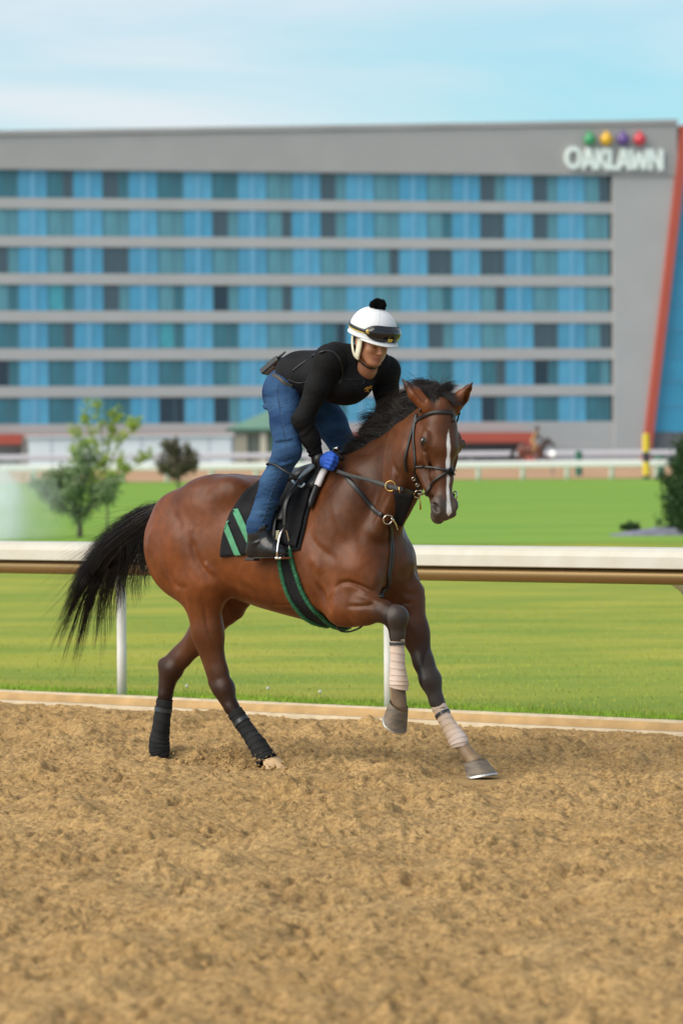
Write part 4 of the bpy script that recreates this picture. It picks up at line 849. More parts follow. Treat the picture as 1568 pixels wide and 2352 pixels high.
hoof(nf['pas']+V(-.005, 0, -.012), nf['toe'], V(.75, -.15, -.65), V(.60, -.16, .78), M_hoof, .108, .066)
hoof(ff['pas']*.45+ff['toe']*.55+V(0, 0, .015), ff['toe'], V(1, -.15, -.02), V(-.20, 0, 1), M_hoof, .080, .076)
hoof(nh['toe']+V(-.005, 0, .012), nh['toe'], V(1, -.05, -.25), V(-.15, 0, 1), M_hoofpale, .06, .060, False)
hoof(fh['toe']+V(-.01, 0, .0), fh['toe'], V(.8, 0, -.7), V(.3, 0, 1), M_hoof, .06, .052, False)

# mane: locks rooted along the crest, blown up and back
def hair_locks(roots, dirs, length, n, rad, seed, curl=.03, grav=.6, spread=.05, m=11):
    g = np.random.default_rng(seed); k = len(roots); i = g.uniform(0, k-1.001, n); a = i.astype(int); t = (i-a)[:, None]
    r0 = roots[a]*(1-t)+roots[a+1]*t+g.normal(0, .012, (n, 3)); d = dirs[a]*(1-t)+dirs[a+1]*t
    ln = (length[a]*(1-t[:, 0])+length[a+1]*t[:, 0])*g.uniform(.6, 1.15, n)
    lock = (i*6).astype(int); gl = np.random.default_rng(seed+1).normal(0, 1, (int(k*6)+2, 3))*spread
    d = d+gl[lock]*2.2+g.normal(0, .13, (n, 3)); d /= np.linalg.norm(d, axis=1, keepdims=True)
    s = np.linspace(0, 1, m)[None, :, None]; ph = g.uniform(0, 6.28, (n, 1, 3)); am = g.normal(0, curl, (n, 1, 3))
    P = r0[:, None]+d[:, None]*s*ln[:, None, None]+V(0, 0, -1)*grav*(s**2)*ln[:, None, None]*g.uniform(.4, 1.3, (n, 1, 1))+np.sin(s*4+ph)*am*s
    R_ = rad*g.uniform(.5, 1.2, (n, 1))*(1-np.linspace(0, 1, m)[None]**1.6*.93)
    return P, R_
def flow(roots, n, seed, rise, back, side, lens, rad=.0014, m=9, nl=26, fan=.5):
    """hair that leaves the crest upwards and is carried back in coherent locks"""
    g = np.random.default_rng(seed); k = len(roots)-1; lk = g.integers(0, nl, n); G = np.random.default_rng(seed+100)
    q = (lk+g.uniform(-.4, 1.4, n))/nl; q = np.clip(q, 0, .999)*k; a = q.astype(int); t = (q-a)[:, None]; r0 = roots[a]*(1-t)+roots[a+1]*t+g.normal(0, .007, (n, 3))*V(1, 1.6, 1)
    f = q/k; L = np.interp(f, np.linspace(0, 1, len(lens)), lens)*g.uniform(.55, 1.08, n)*G.uniform(.8, 1.15, nl)[lk]
    s = np.linspace(0, 1, m); wob = G.normal(0, 1, (nl, 3))[lk]*.16*fan+g.normal(0, .05, (n, 3))*fan
    cx = (lk+.5)/nl*k; ca = np.clip(cx.astype(int), 0, k-1); cen = roots[ca]
    up_ = V(-.20, 0, 1); P = r0[:, None]+(up_*rise)[None, None]*(np.sin(s*1.9)*L[:, None])[..., None]+V(-1, 0, -.30)*back*((s**1.8)*L[:, None])[..., None]+V(0, 1, -.35)*side*((s**1.5)*L[:, None])[..., None]
    P = P+wob[:, None]*((s**1.3)*L[:, None])[..., None]+(cen-r0)[:, None]*(.45*s**2)[None, :, None]
    P = P+V(1, 1, 1)*(np.sin(s[None]*5+G.uniform(0, 6, nl)[lk][:, None])*.010*s[None])[..., None]
    R_ = rad*g.uniform(.6, 1.25, (n, 1))*(1-.9*s[None]**1.8); return P, R_
cr_ = spline([V(.22, 0, 1.655), V(.36, 0, 1.757), V(.56, -.035, 1.855), V(.71, -.06, 1.935), hp(-.040, 0, -.03)], 40)
hs = [flow(cr_, 5200, 31, .60, .60, .16, [.17, .22, .27, .29, .20]), flow(cr_, 2600, 32, .50, .35, .75, [.16, .22, .26, .26, .2]), flow(cr_, 1500, 33, .45, .85, -.05, [.16, .18, .20, .20, .15]), flow(cr_, 120, 34, .75, .7, .1, [.20, .25, .28, .28, .20], .0008, 9, 90, 1.3)]
strands('mane', np.concatenate([h_[0] for h_ in hs]), np.concatenate([h_[1] for h_ in hs]), M_hair, horse)
# forelock between the ears
fr = spline([hp(-.02, -.050, -.045), hp(-.035, 0, -.035), hp(-.02, .035, -.045)], 12)
def tuft(roots, n, seed, d0, d1, ln, rad=.0014, m=8, nl=14):
    g = np.random.default_rng(seed); lk = g.integers(0, nl, n); G = np.random.default_rng(seed+50); q = np.clip((lk+g.uniform(-.3, 1.3, n))/nl, 0, .999)*(len(roots)-1); a = q.astype(int)
    r0 = roots[a]+(roots[a+1]-roots[a])*(q-a)[:, None]+g.normal(0, .008, (n, 3)); s = np.linspace(0, 1, m); L = ln*g.uniform(.6, 1.1, n)*G.uniform(.7, 1.2, nl)[lk]
    w = G.normal(0, .28, (nl, 3))[lk]+g.normal(0, .07, (n, 3))
    P = r0[:, None]+(d0[None, None]*np.sin(s*1.7)[None, :, None]+d1[None, None]*(s**1.8)[None, :, None]+w[:, None]*(s**1.3)[None, :, None])*L[:, None, None]
    return P, rad*g.uniform(.6, 1.2, (n, 1))*(1-.9*s[None]**1.8)
ts = [tuft(fr, 1500, 41, -HX*.75+HZf*.10, HYl*.45+HX*.35, .105), tuft(fr, 1200, 42, -HX*.55+HZf*.35, HYl*.35+HX*1.0+HZf*.3, .095), tuft(fr, 800, 43, -HX*.7-HYl*.2, -HYl*.3-HZf*.5+HX*.2, .11), tuft(fr, 60, 44, -HX*.95, HYl*.4, .13, .0008)]
strands('forelock', np.concatenate([h_[0] for h_ in ts]), np.concatenate([h_[1] for h_ in ts]), M_hair, horse)
# tail: streaming out and hanging in ragged locks
def tail():
    g = np.random.default_rng(5); m = 18; s = np.linspace(0, 1, m)
    base = spline([Lp(392,1154), Lp(352,1184), Lp(306,1220), Lp(256,1266), Lp(219,1322), Lp(193,1384), Lp(176,1436)], m)
    T = np.gradient(base, axis=0); T /= np.linalg.norm(T, axis=1, keepdims=True); U = np.stack([T[:, 2], T[:, 1]*0, -T[:, 0]], 1)*-1   # across, towards the rear
    Ps, Rs = [], []
    # locks: (across offset at the end, length factor, end drift back, strands, half width)
    locks = [(-.055, .92, -.05, 300, .024), (-.02, 1.08, -.03, 380, .026), (.02, 1.14, .03, 380, .026), (.055, 1.00, .10, 280, .022), (-.075, .78, -.07, 170, .016), (.085, .82, .17, 150, .016),
             (.0, .66, .02, 520, .042), (.03, 1.22, .06, 110, .012), (.10, .60, .26, 90, .012), (-.09, .58, -.05, 90, .012), (.06, .74, .24, 90, .011), (-.03, 1.14, -.08, 130, .013), (.0, 1.26, .0, 90, .010), (.07, 1.1, .16, 70, .009)]
    for off, ln, dr_, n, w in locks:
        a = g.normal(0, .5, n); b = g.normal(0, .5, n); lf = ln*np.clip(g.normal(.86, .13, n), .5, 1.1)
        prof = np.interp(s, [0, .10, .35, .7, 1], [.22, .60, 1.20, .95, .38])              # each lock gathers to a point
        tt = s[None]*lf[:, None]; P = np.stack([np.interp(np.minimum(tt, 1), s, base[:, i]) for i in range(3)], -1)+np.maximum(tt-1, 0)[..., None]*(base[-1]-base[-2])*m*1.0
        Ui = np.stack([np.interp(np.minimum(tt, 1), s, U[:, i]) for i in range(3)], -1)
        grow = np.interp(s, [0, .15, .5, 1], [.06, .22, .8, 1.1])
        ac = .85*off*grow[None]+dr_*s[None]**2.2+a[:, None]*w*prof[None]+np.sin(s[None]*6+off*40)*.012*s[None]+np.sin(s[None]*8+g.uniform(0, 6, (n, 1)))*.009*s[None]
        P = P+Ui*ac[..., None]+V(0, 1, 0)*((b[:, None]*w*prof[None])+g.normal(0, .3)*.05*s[None])[..., None]
        Ps.append(P); Rs.append(.0015*g.uniform(.4, 1.3, (n, 1))*(1-.92*s[None]**1.8))
    # fly-away hairs streaming back
    q = 240; Pf = np.concatenate(Ps)[g.integers(0, 2500, q)].copy(); fly = g.uniform(.05, .30, (q, 1))*np.clip(s[None]-.3, 0, 1)**1.5*1.8
    Pf += V(-.9, 0, .10)*fly[..., None]+V(0, 0, 1)*(g.normal(-.02, .08, (q, 1))*s[None]**2)[..., None]; Ps.append(Pf); Rs.append(np.full((q, 1), .0011)*(1-.9*s[None]))
    # shorter locks hanging from the dock
    for t0, hl, hx, n in ((.10, .30, .09, 90), (.16, .40, .05, 170), (.22, .20, .02, 130), (.27, .34, .03, 130), (.33, .22, -.01, 150), (.40, .26, -.03, 150)):
        P0 = np.array([np.interp(t0, s, base[:, i]) for i in range(3)])+g.normal(0, .012, (n, 3)); h_ = hl*g.uniform(.6, 1.05, n); sp = g.normal(0, .5, n)
        wv = sp[:, None]*.022*np.interp(s, [0, .5, 1], [.6, 1, .3])[None]
        Ps.append(P0[:, None]+V(0, 0, -1)*(s[None]*h_[:, None])[..., None]+V(1, 0, 0)*(hx*s[None]**1.6+wv+np.sin(s[None]*5+t0*30)*.010*s[None])[..., None]); Rs.append(.0015*(1-.9*s[None]**2)*np.ones((n, 1)))
    return np.concatenate(Ps), np.concatenate(Rs)
P, R_ = tail(); strands('tail', P, R_, M_hair, horse)
mb = MB(); b_ = spline([Lp(408,1150)+V(.05,0,0), Lp(388,1152), Lp(352,1184), Lp(310,1232)], 12); mb.tube(b_, list(np.linspace(.05, .02, 12)), 12); mb.build('tail_dock', M_hair, horse, smooth=True)

# ------------------------------------------------------------------ tack: everything is laid on the horse's own surface
from mathutils.bvhtree import BVHTree
BVH = BVHTree.FromPolygons([tuple(p) for p in hv], [tuple(q) for q in hf.tolist()])
HR = np.stack([HH, -HN, V(0, 0, 1)], 1)              # local axes in the world
CAML = HR.T @ (CAMP-HO)
def hit(x, y, off=.004):
    """point on the coat seen at a picture position, lifted by off; with its normal"""
    d = Vector(HR.T @ ray(x, y)).normalized(); p, n, i, t = BVH.ray_cast(Vector(CAML), d)
    if p is None: p, n, i, t = BVH.find_nearest(Vector(Lp(x, y, .1)))
    n = np.array(n); return np.array(p)+n*off, n
def snap(p, off=.004):
    q, n, i, t = BVH.find_nearest(Vector(p)); n = np.array(n); return np.array(q)+n*off, n
# eyes, set into the coat of the brow
def horse_eye(c, n, sg):
    A = axes(n, HX*.8-HZf*.6); x, y, z = A[:, 0], A[:, 1], A[:, 2]           # out of the head, along the eye, across
    mb = MB(); mb.lathe([(.0001, -.019)]+[(.019*math.sin(a), -.019*math.cos(a)) for a in np.linspace(.2, 2.94, 10)]+[(.0001, .019)], 18, c-n*.0125, axis=n); o = mb.build('eye', M_eye, horse, smooth=True)
    for k, r_, nm in ((1, .0040, 'upper_eyelid'), (-1, .0028, 'lower_eyelid')):
        q = [c+y*.021*math.cos(t)+z*(.0125 if k > 0 else .011)*math.sin(t)*k*esg+n*(.0015-.006*abs(math.cos(t))) for t in np.linspace(0, math.pi, 12)]
        mb = MB(); mb.tube(q, [r_*(.6+.5*math.sin(t)) for t in np.linspace(0, math.pi, 12)], 8); mb.build(nm, M_lid, o, smooth=True)
M_lid = mat('dark_eyelid', (.022, .015, .012), rough=.45)
ec, en = hit(968, 1012, .0); en = unit(en*.75+HM @ V(0, -1, .25)*.25); esg = math.copysign(1, np.dot(axes(en, HX)[:, 2], HZf)); horse_eye(ec, en, -1)
el_ = (ec-HP) @ HM; fl = V(el_[0], -el_[1], el_[2]); eh = HP+HM @ fl; nl = (HM.T @ en)*V(1, -1, 1); en2 = HM @ nl; esg = math.copysign(1, np.dot(axes(en2, HX)[:, 2], HZf)); horse_eye(snap(eh, 0)[0], en2, 1)
M_leather = mat('black_leather', (.012, .012, .013), rough=.42, spec=.5, var=.4, vscale=25, bump=.25, bscale=200, bdist=.003)
M_cloth = mat('black_cloth', (.012, .012, .014), rough=.9, spec=.2, var=.35, vscale=14, bump=.35, bscale=320, bdist=.002)
M_green = mat('green_felt', (.085, .265, .15), rough=.9, spec=.2, var=.18, vscale=25, bump=.3, bscale=350, bdist=.002)
M_fleece = mat('green_fleece', (.05, .18, .095), rough=.95, spec=.1, var=.35, vscale=60)
M_steel = mat('bright_steel', (.72, .70, .66), rough=.22, metal=1)
M_brass = mat('brass', (.55, .36, .12), rough=.3, metal=1)
M_patent = mat('pale_blue_patent', (.42, .55, .68), rough=.12, spec=.8, coat=.8)
M_white = mat('white_pad', (.72, .68, .70), rough=.8, var=.1, vscale=40)
M_rubber = mat('rein_rubber', (.02, .02, .021), rough=.6, var=.4, vscale=120, bump=.6, bscale=260, bdist=.003)

def strap(pts, w, name, mt, parent, t=.0035, off=.004, n=None, snapped=True, thick=None):
    """flat strap: pts = picture positions (hit on the coat) or 3D points"""
    P, Nn = [], []
    for p in pts:
        if len(p) == 2: a, b = hit(p[0], p[1], off)
        else: a = np.array(p, float); q, b = snap(a, off)
        P.append(a); Nn.append(b)
    n = n or max(8, len(P)*5); Q = spline(P, n); Nq = spline(Nn, n)
    if snapped:
        for i in range(n):
            q, b = snap(Q[i], off)
            if np.dot(q-Q[i], b) > -.004 or np.linalg.norm(q-Q[i]) < .012: Q[i] = q; Nq[i] = b
        Q[1:-1] = (Q[:-2]+2*Q[1:-1]+Q[2:])/4; Nq[1:-1] = Nq[:-2]+2*Nq[1:-1]+Nq[2:]
    mb = MB(); mb.tube(Q, w/2, 10, upv=Nq, flat=t/(w/2)); return mb.build(name, mt, parent, smooth=True)
def ring(c, R_, r, axis, name, mt, parent):
    v, f = torus(R_, r); A = axes(axis, V(.1, .2, 1)); A = np.stack([A[:, 1], A[:, 2], A[:, 0]], 1)
    mb = MB(); mb.add([np.array(c)+A @ np.array(p) for p in v], f); return mb.build(name, mt, parent, smooth=True)
def sheet(grid, name, mats, parent, thick=.006, midx=None):
    g = np.array(grid); a, b = g.shape[:2]; f = [(i*b+j, i*b+j+1, (i+1)*b+j+1, (i+1)*b+j) for i in range(a-1) for j in range(b-1)]
    mb = MB(); mb.add(g.reshape(-1, 3), f); o = mb.build(name, mats, parent, smooth=True)
    if midx is not None: o.data.polygons.foreach_set('material_index', [midx(i, j) for i in range(a-1) for j in range(b-1)])
    md = o.modifiers.new('t', 'SOLIDIFY'); md.thickness = thick; md.offset = 1; return o

# --- saddle cloth: hangs over the back on both sides
def axis_hit(u, phi, off, az=1.15):
    d = V(0, -math.sin(phi), math.cos(phi)); o = V(u, 0, az)+d*.9
    p, n, i, t = BVH.ray_cast(Vector(o), Vector(-d)); 
    if p is None: return o-d*.6, d
    return np.array(p)+np.array(n)*off, np.array(n)
def edge_table(px):
    T = [];
    for x, y in px:
        p, n = hit(x, y, 0); T.append((math.atan2(-p[1], p[2]-1.15), p[0]))
    T = np.array(sorted(T)); return T
def drape(rear, front, bottom_off, name, mats, parent, off, nu=26, nv=64, thick=.006, phis=None, wob=.004):
    r, f = edge_table(rear), edge_table(front); pr, pf = r[:, 0].max(), f[:, 0].max(); G = []
    g = np.random.default_rng(3)
    for i in range(nu+1):
        w = i/nu; pm = pr+(pf-pr)*w; row = []
        for j in range(nv+1):
            ph = pm*(1-2*j/nv); a = abs(ph); u = np.interp(a, r[:, 0], r[:, 1])*(1-w)+np.interp(a, f[:, 0], f[:, 1])*w
            p, n = axis_hit(u, ph, off+wob*math.sin(i*.9+j*.35)*(a/pm)**2); row.append(p)
        G.append(row)
    return sheet(G, name, mats, parent, thick), np.array(G)
cloth = empty('saddle_cloth', HO, RZ); tag(cloth, 'black saddle cloth with two slanted green stripes under the saddle', 'saddle cloth')
REAR = [(606,1102),(580,1118),(552,1142),(530,1178),(516,1218),(508,1279)]; FRONT = [(744,1078),(728,1112),(716,1160),(703,1212),(690,1264)]
o_, CG = drape(REAR, FRONT, 0, 'cloth', M_cloth, cloth, .012)
CB = BVHTree.FromPolygons([tuple(p) for p in CG.reshape(-1, 3)], [(i*65+j, i*65+j+1, (i+1)*65+j+1, (i+1)*65+j) for i in range(26) for j in range(64)])
def chit(x, y, off):
    d = Vector(HR.T @ ray(x, y)).normalized(); p, n, i, t = CB.ray_cast(Vector(CAML), d)
    if p is None: p, n, i, t = CB.find_nearest(Vector(Lp(x, y, .3)))
    n = np.array(n); n = n*(-1 if n[1] > 0 else 1); return np.array(p)+n*off
def patch(quad, name, mt, parent, off, na=14, nb=4):
    (a, b, c, d) = [np.array(q, float) for q in quad]; G = []
    for i in range(na+1):
        t = i/na; l = a+(d-a)*t; r = b+(c-b)*t; G.append([chit(*(l+(r-l)*j/nb), off) for j in range(nb+1)])
    return sheet(G, name, mt, parent, .0025)
for q in (((532,1169),(548,1169),(594,1278),(579,1278)), ((518,1192),(521,1196),(556,1279),(543,1279))):
    pass
patch(((532,1170),(548,1169),(585,1247),(571,1254)), 'green_stripe', M_green, cloth, .0085)
patch(((514,1214),(520,1192),(556,1279),(542,1280)), 'green_stripe', M_green, cloth, .0085)
strap_hem = [chit(x, y, .0075) for x, y in [(510,1272),(530,1274),(560,1275),(600,1274),(640,1270),(688,1256)]]

# --- saddle
saddle = empty('saddle', HO, RZ); tag(saddle, 'black exercise saddle with pale shiny pommel under the rider', 'saddle')
SF = Field((-.42, -.34, 1.45), (.26, .34, 1.86), .008)
sp_ = [(V(-.27, 0, 1.595), .045), (V(-.20, 0, 1.585), .048), (V(-.08, 0, 1.60), .050), (V(.06, 0, 1.66), .050), (V(.12, 0, 1.70), .035)]
SF.chain(sp_, .04, .04, lat=LAT, kl=2.3); 
for sg in (-1, 1): SF.add(cone(V(.09, sg*.05, 1.67), .035, V(.06, sg*.17, 1.55), .03), .03)
v, f = SF.mesh(2); meshnp('seat', v, f, M_leather, saddle)
o_, _g = drape([(668,1112),(655,1160),(645,1200),(640,1246)], [(738,1082),(722,1116),(709,1162),(697,1212),(684,1258)], 0, 'saddle_flap', M_cloth, saddle, .028, 14, 40, .006)
for q in (((689,1098),(700,1100),(738,1068),(730,1062)),): 
    a = [Lp(686,1100,.17), Lp(700,1086,.155), Lp(718,1072,.13), Lp(736,1058,.08)]; mb = MB(); mb.tube(spline(a, 14), [.012+.014*math.sin(i/13*3.1) for i in range(14)], 10, flat=.5); mb.build('pommel_trim', M_patent, saddle, smooth=True)
    a = [Lp(672,1104,.18), Lp(680,1112,.20), Lp(692,1118,.205), Lp(700,1110,.20)]; mb = MB(); mb.tube(spline(a, 10), .010, 8, flat=.6); mb.build('stirrup_bar', M_patent, saddle, smooth=True)
# rolled pad showing in front of the flap
RP = [hit(752,1082,.022)[0], hit(744,1100,.026)[0], hit(735,1122,.026)[0]]; mb = MB(); mb.tube(spline(RP, 12), [.018]+[.023]*10+[.018], 12, flat=.8); mb.build('pad_roll', M_white, saddle, smooth=True)
RP = [hit(735,1121,.026)[0], hit(726,1146,.026)[0], hit(717,1172,.022)[0]]; mb = MB(); mb.tube(spline(RP, 12), [.021]*9+[.018, .014, .006], 12, flat=.8); mb.build('pad_roll', M_leather, saddle, smooth=True)
# stirrups and leathers
FT = Lp(650, 1281, .345)                                                    # stirrup tread, near side
def stirrup(sg, tread):
    fx = lambda p: V(p[0], p[1]*sg, p[2])
    mb = MB(); w = .056; top = tread+V(-.005, .018, .150); path = []
    
    for t in np.linspace(0, math.pi, 24): path.append(tread+(top-tread)*math.sin(t)**.75+V(0, w*math.cos(t)*(1-.22*math.sin(t)), .006))
    mb.tube([fx(p) for p in path], .0058, 8); a = mb.build('stirrup_iron', M_steel, saddle, smooth=True)
    mb = MB(); c = fx(tread); mb.box(c+V(-.020, -.050, -.008), c+V(.020, .050, .005)); mb.build('stirrup_tread', M_steel, saddle, bevel=.004)
    a0 = V(-.02, -.19, 1.58); q = spline([a0, a0*.5+top*.5+V(.0, -.055, .02), top+V(0, 0, .01)], 16)
    for dx, ww in ((0, .013), (.018, .012)):
        mb = MB(); mb.tube([fx(p+V(dx*(1-i/15), -.004, 0)) for i, p in enumerate(q)], ww, 8, upv=V(.2, 1, .3), flat=.25); mb.build('stirrup_leather', M_leather, saddle, smooth=True)
stirrup(1, FT); stirrup(-1, FT)
# billets showing behind the leathers
for x0, y0, x1, y1, w in ((642,1180,636,1256,.024), (655,1168,650,1200,.04)):
    q = [chit(x0+(x1-x0)*t, y0+(y1-y0)*t, .045) for t in np.linspace(0, 1, 8)]; mb = MB(); mb.tube(q, w/2, 8, upv=V(.2, -1, .2), flat=.2); mb.build('billet', M_leather, saddle, smooth=True)
patch(((643,1222),(650,1222),(653,1262),(642,1262)), 'canvas_tab', mat('canvas', (.36, .33, .22), rough=.9), saddle, .040, 6, 2)

# --- girth with fleece edges
girth = empty('girth', HO, RZ); tag(girth, 'black girth with green fleece edges round the belly', 'girth')
LE = [(644,1262),(645,1292),(652,1330),(668,1372),(690,1404),(716,1424)]; RE = [(668,1258),(672,1288),(684,1325),(702,1368),(726,1402),(748,1421)]
gl = [hit(x, y, .010)[0] for x, y in LE]; gr = [hit(x, y, .010)[0] for x, y in RE]
def under(P, z):                                                            # carry on beneath the belly to the other side
    last = P[-1]; far = [V(p[0], -p[1], p[2]) for p in P[::-1]]; mid = snap(V(last[0]+.02, 0, z), .010)[0]
    return P+[mid]+far
gl2, gr2 = spline(under(gl, .70), 70), spline(under(gr, .70), 70); G = []
for i in range(70):
    row = []
    for t in np.linspace(0, 1, 7): row.append(snap(gl2[i]+(gr2[i]-gl2[i])*t, .010)[0])
    G.append(row)
sheet(G, 'webbing', M_cloth, girth, .006)
def fuzz(line, rad, n, name, mt, parent, ln, seed):
    g = np.random.default_rng(seed); mb = MB(); mb.tube(line, rad, 8); o = mb.build(name, mt, parent, smooth=True)
    i = g.integers(0, len(line)-1, n); t = g.uniform(0, 1, (n, 1)); a = line[i]*(1-t)+line[i+1]*t; d = g.normal(0, 1, (n, 3)); d /= np.linalg.norm(d, axis=1, keepdims=True)
    s = np.linspace(0, 1, 4); P = a[:, None]+d[:, None]*(rad*.7+ln*s[None, :, None])+g.normal(0, .002, (n, 4, 3)); R_ = .0016*(1-.8*s[None])*np.ones((n, 1))
    st = strands('fleece_pile', P, R_, mt, o); return o
fuzz(np.array([snap(p, .012)[0] for p in gl2]), .011, 2600, 'fleece_edge', M_fleece, girth, .010, 1)
fuzz(np.array([snap(p, .012)[0] for p in gr2]), .010, 2600, 'fleece_edge', M_fleece, girth, .009, 2)
lp = spline([Lp(772,1432,.10), Lp(780,1448,.08), Lp(800,1451,.06), Lp(822,1444,.05), Lp(833,1436,.05)], 20); mb = MB(); mb.tube(lp, .010, 8, upv=V(0, 0, 1), flat=.5); mb.build('girth_loop', M_leather, girth, smooth=True)

# --- breastplate and martingale
bp_ = empty('breastplate', HO, RZ); tag(bp_, 'black leather breastplate with steel ring and bib across the chest', 'breastplate')
strap([(786,1084),(804,1106),(832,1139),(859,1170),(878,1184)], .026, 'shoulder_strap', M_leather, bp_, .003, .006)
rc, rn = hit(888, 1191, .016); ring(rc, .026, .0036, rn, 'breast_ring', M_steel, bp_)
strap([(893,1200),(897,1222),(899,1258),(897,1290),(892,1322),(884,1354),(874,1374)], .026, 'chest_strap', M_leather, bp_, .003, .008)
cl = [hit(894,1186,.022)[0], hit(899,1198,.026)[0], hit(905,1211,.024)[0]]; mb = MB(); mb.tube(spline(cl, 8), [.006, .009, .006, .005, .007, .006, .005, .008], 8); mb.build('snap_hook', M_steel, bp_, smooth=True)
strap([(905,1200),(920,1196),(936,1192)], .014, 'shoulder_strap', M_leather, bp_, .003, .006)
bibq = np.array([(889,1126),(951,1137),(921,1208),(904,1204)], float); G = []
for i in range(11):
    t = i/10; l = bibq[0]+(bibq[3]-bibq[0])*t; r = bibq[1]+(bibq[2]-bibq[1])*t; row = []
    for j in range(9):
        q = l+(r-l)*j/8; p, n = hit(*q, .012); p2 = Lp(q[0], q[1], -hit(*((l+r)/2), .012)[0][1]+.02); row.append(p*.45+p2*.55)
    G.append(row)
sheet(G, 'bib', M_cloth, bp_, .004)

# --- bridle
bridle = empty('bridle', HO, RZ); tag(bridle, 'black leather bridle with crossed noseband on the horse head', 'bridle')
strap([(953,972),(960,963),(971,957),(995,948),(1021,947),(1039,952),(1052,965)], .021, 'browband', M_leather, bridle, .004, .006)
strap([(957,950),(952,979),(950,1000),(951,1023),(954,1067),(956,1102),(957,1122)], .016, 'cheekpiece', M_leather, bridle, .004, .006)
strap([(955,955),(948,983),(939,1018),(932,1045),(930,1064),(933,1082)], .014, 'throatlatch', M_leather, bridle, .0035, .006, snapped=False)
strap([(955,1073),(968,1072),(982,1073),(1000,1075),(1020,1080),(1034,1086),(1044,1090)], .014, 'noseband', M_leather, bridle, .0035, .006)
strap([(979,1142),(984,1126),(990,1114),(1000,1103),(1012,1094),(1024,1086),(1040,1080),(1046,1078)], .014, 'noseband', M_leather, bridle, .0035, .009)
for d in (1,):
    far = [hp(.02, .10, -.05), hp(.12, .125, -.09), hp(.22, .125, -.11), hp(.32, .10, -.11), hp(.44, .07, -.10)]
    strap([tuple(snap(p, .006)[0]) for p in far], .016, 'cheekpiece', M_leather, bridle, .004, .006)
    top = [hp(.03, -.10, -.06), hp(-.045, -.05, -.075), hp(-.05, .05, -.075), hp(.03, .10, -.06)]; strap([tuple(snap(p, .006)[0]) for p in top], .02, 'headpiece', M_leather, bridle, .004, .006)
c, n = hit(1029, 1085, .012)
mb = MB(); A = axes(n, V(0, 0, 1)); mb.add([c+A @ (V(*p)*V(.35, 1, 1.4)) for p in torus(.010, .008, 14, 8)[0]], torus(.010, .008, 14, 8)[1]); o = mb.build('noseband_pad', M_leather, bridle, smooth=True)
gq = np.random.default_rng(4); a = c+gq.normal(0, .011, (320, 3))*V(1, 1, .8); s = np.linspace(0, 1, 4); dd = gq.normal(0, 1, (320, 3))+n*.8; dd /= np.linalg.norm(dd, axis=1, keepdims=True)
strands('pad_fleece', a[:, None]+dd[:, None]*(.012*s[None, :, None]), .0013*(1-.7*s[None])*np.ones((320, 1)), M_cloth, o)
bc, bn = hit(957, 1131, .012); ring(bc, .024, .0036, bn, 'bit_ring', M_steel, bridle)
mb = MB(); mb.tube(spline([bc, hit(966,1133,.010)[0], hit(976,1137,.004)[0], hp(.50, 0, -.115)], 12), .006, 8); mb.build('bit', M_steel, bridle, smooth=True)
mb = MB(); mb.tube([bc+V(.012, -.004, -.015), bc+V(.02, -.006, -.04), bc+V(.022, -.006, -.085)], [.004, .0035, .006], 8); mb.build('bit_prong', M_brass, bridle, smooth=True)
for x, y in ((957,1112), (949,1098)):
    c, n = hit(x, y, .010); ring(c, .009, .0024, n, 'buckle', M_steel, bridle)
far_b = hp(.46, .085, -.11); ring(far_b, .024, .0036, HYl, 'bit_ring', M_steel, bridle)
# --- reins
rein = empty('reins', HO, RZ); tag(rein, 'black reins running from the bit to the rider blue glove', 'reins')
R0 = Lp(774, 1082, .19)
rp = spline([R0, Lp(800,1091,.215), Lp(845,1102,.245), Lp(893,1117,.255), Lp(925,1125,.26), bc+V(-.02, -.004, .0)], 30)
mb = MB(); mb.tube(rp, [.011]*14+[.0135]*16, 10, upv=V(.1, -1, .2), flat=.32); mb.build('near_rein', M_rubber, rein, smooth=True)
fp = spline([Lp(800,1066,-.02), V(.55, .15, 1.62), far_b+V(-.01, .01, 0)], 20); mb = MB(); mb.tube(fp, .011, 8, upv=V(0, 1, .2), flat=.3); mb.build('far_rein', M_rubber, rein, smooth=True)
c = rp[18]; ring(c+V(0, -.004, .004), .027, .0032, V(.35, -.9, .1), 'martingale_ring', M_brass, rein)
mb = MB(); mb.tube([rp[22]+V(0, -.012, .012), rp[22]+V(.004, -.012, -.02)], .004, 6); mb.build('rein_buckle', M_brass, rein, smooth=True)

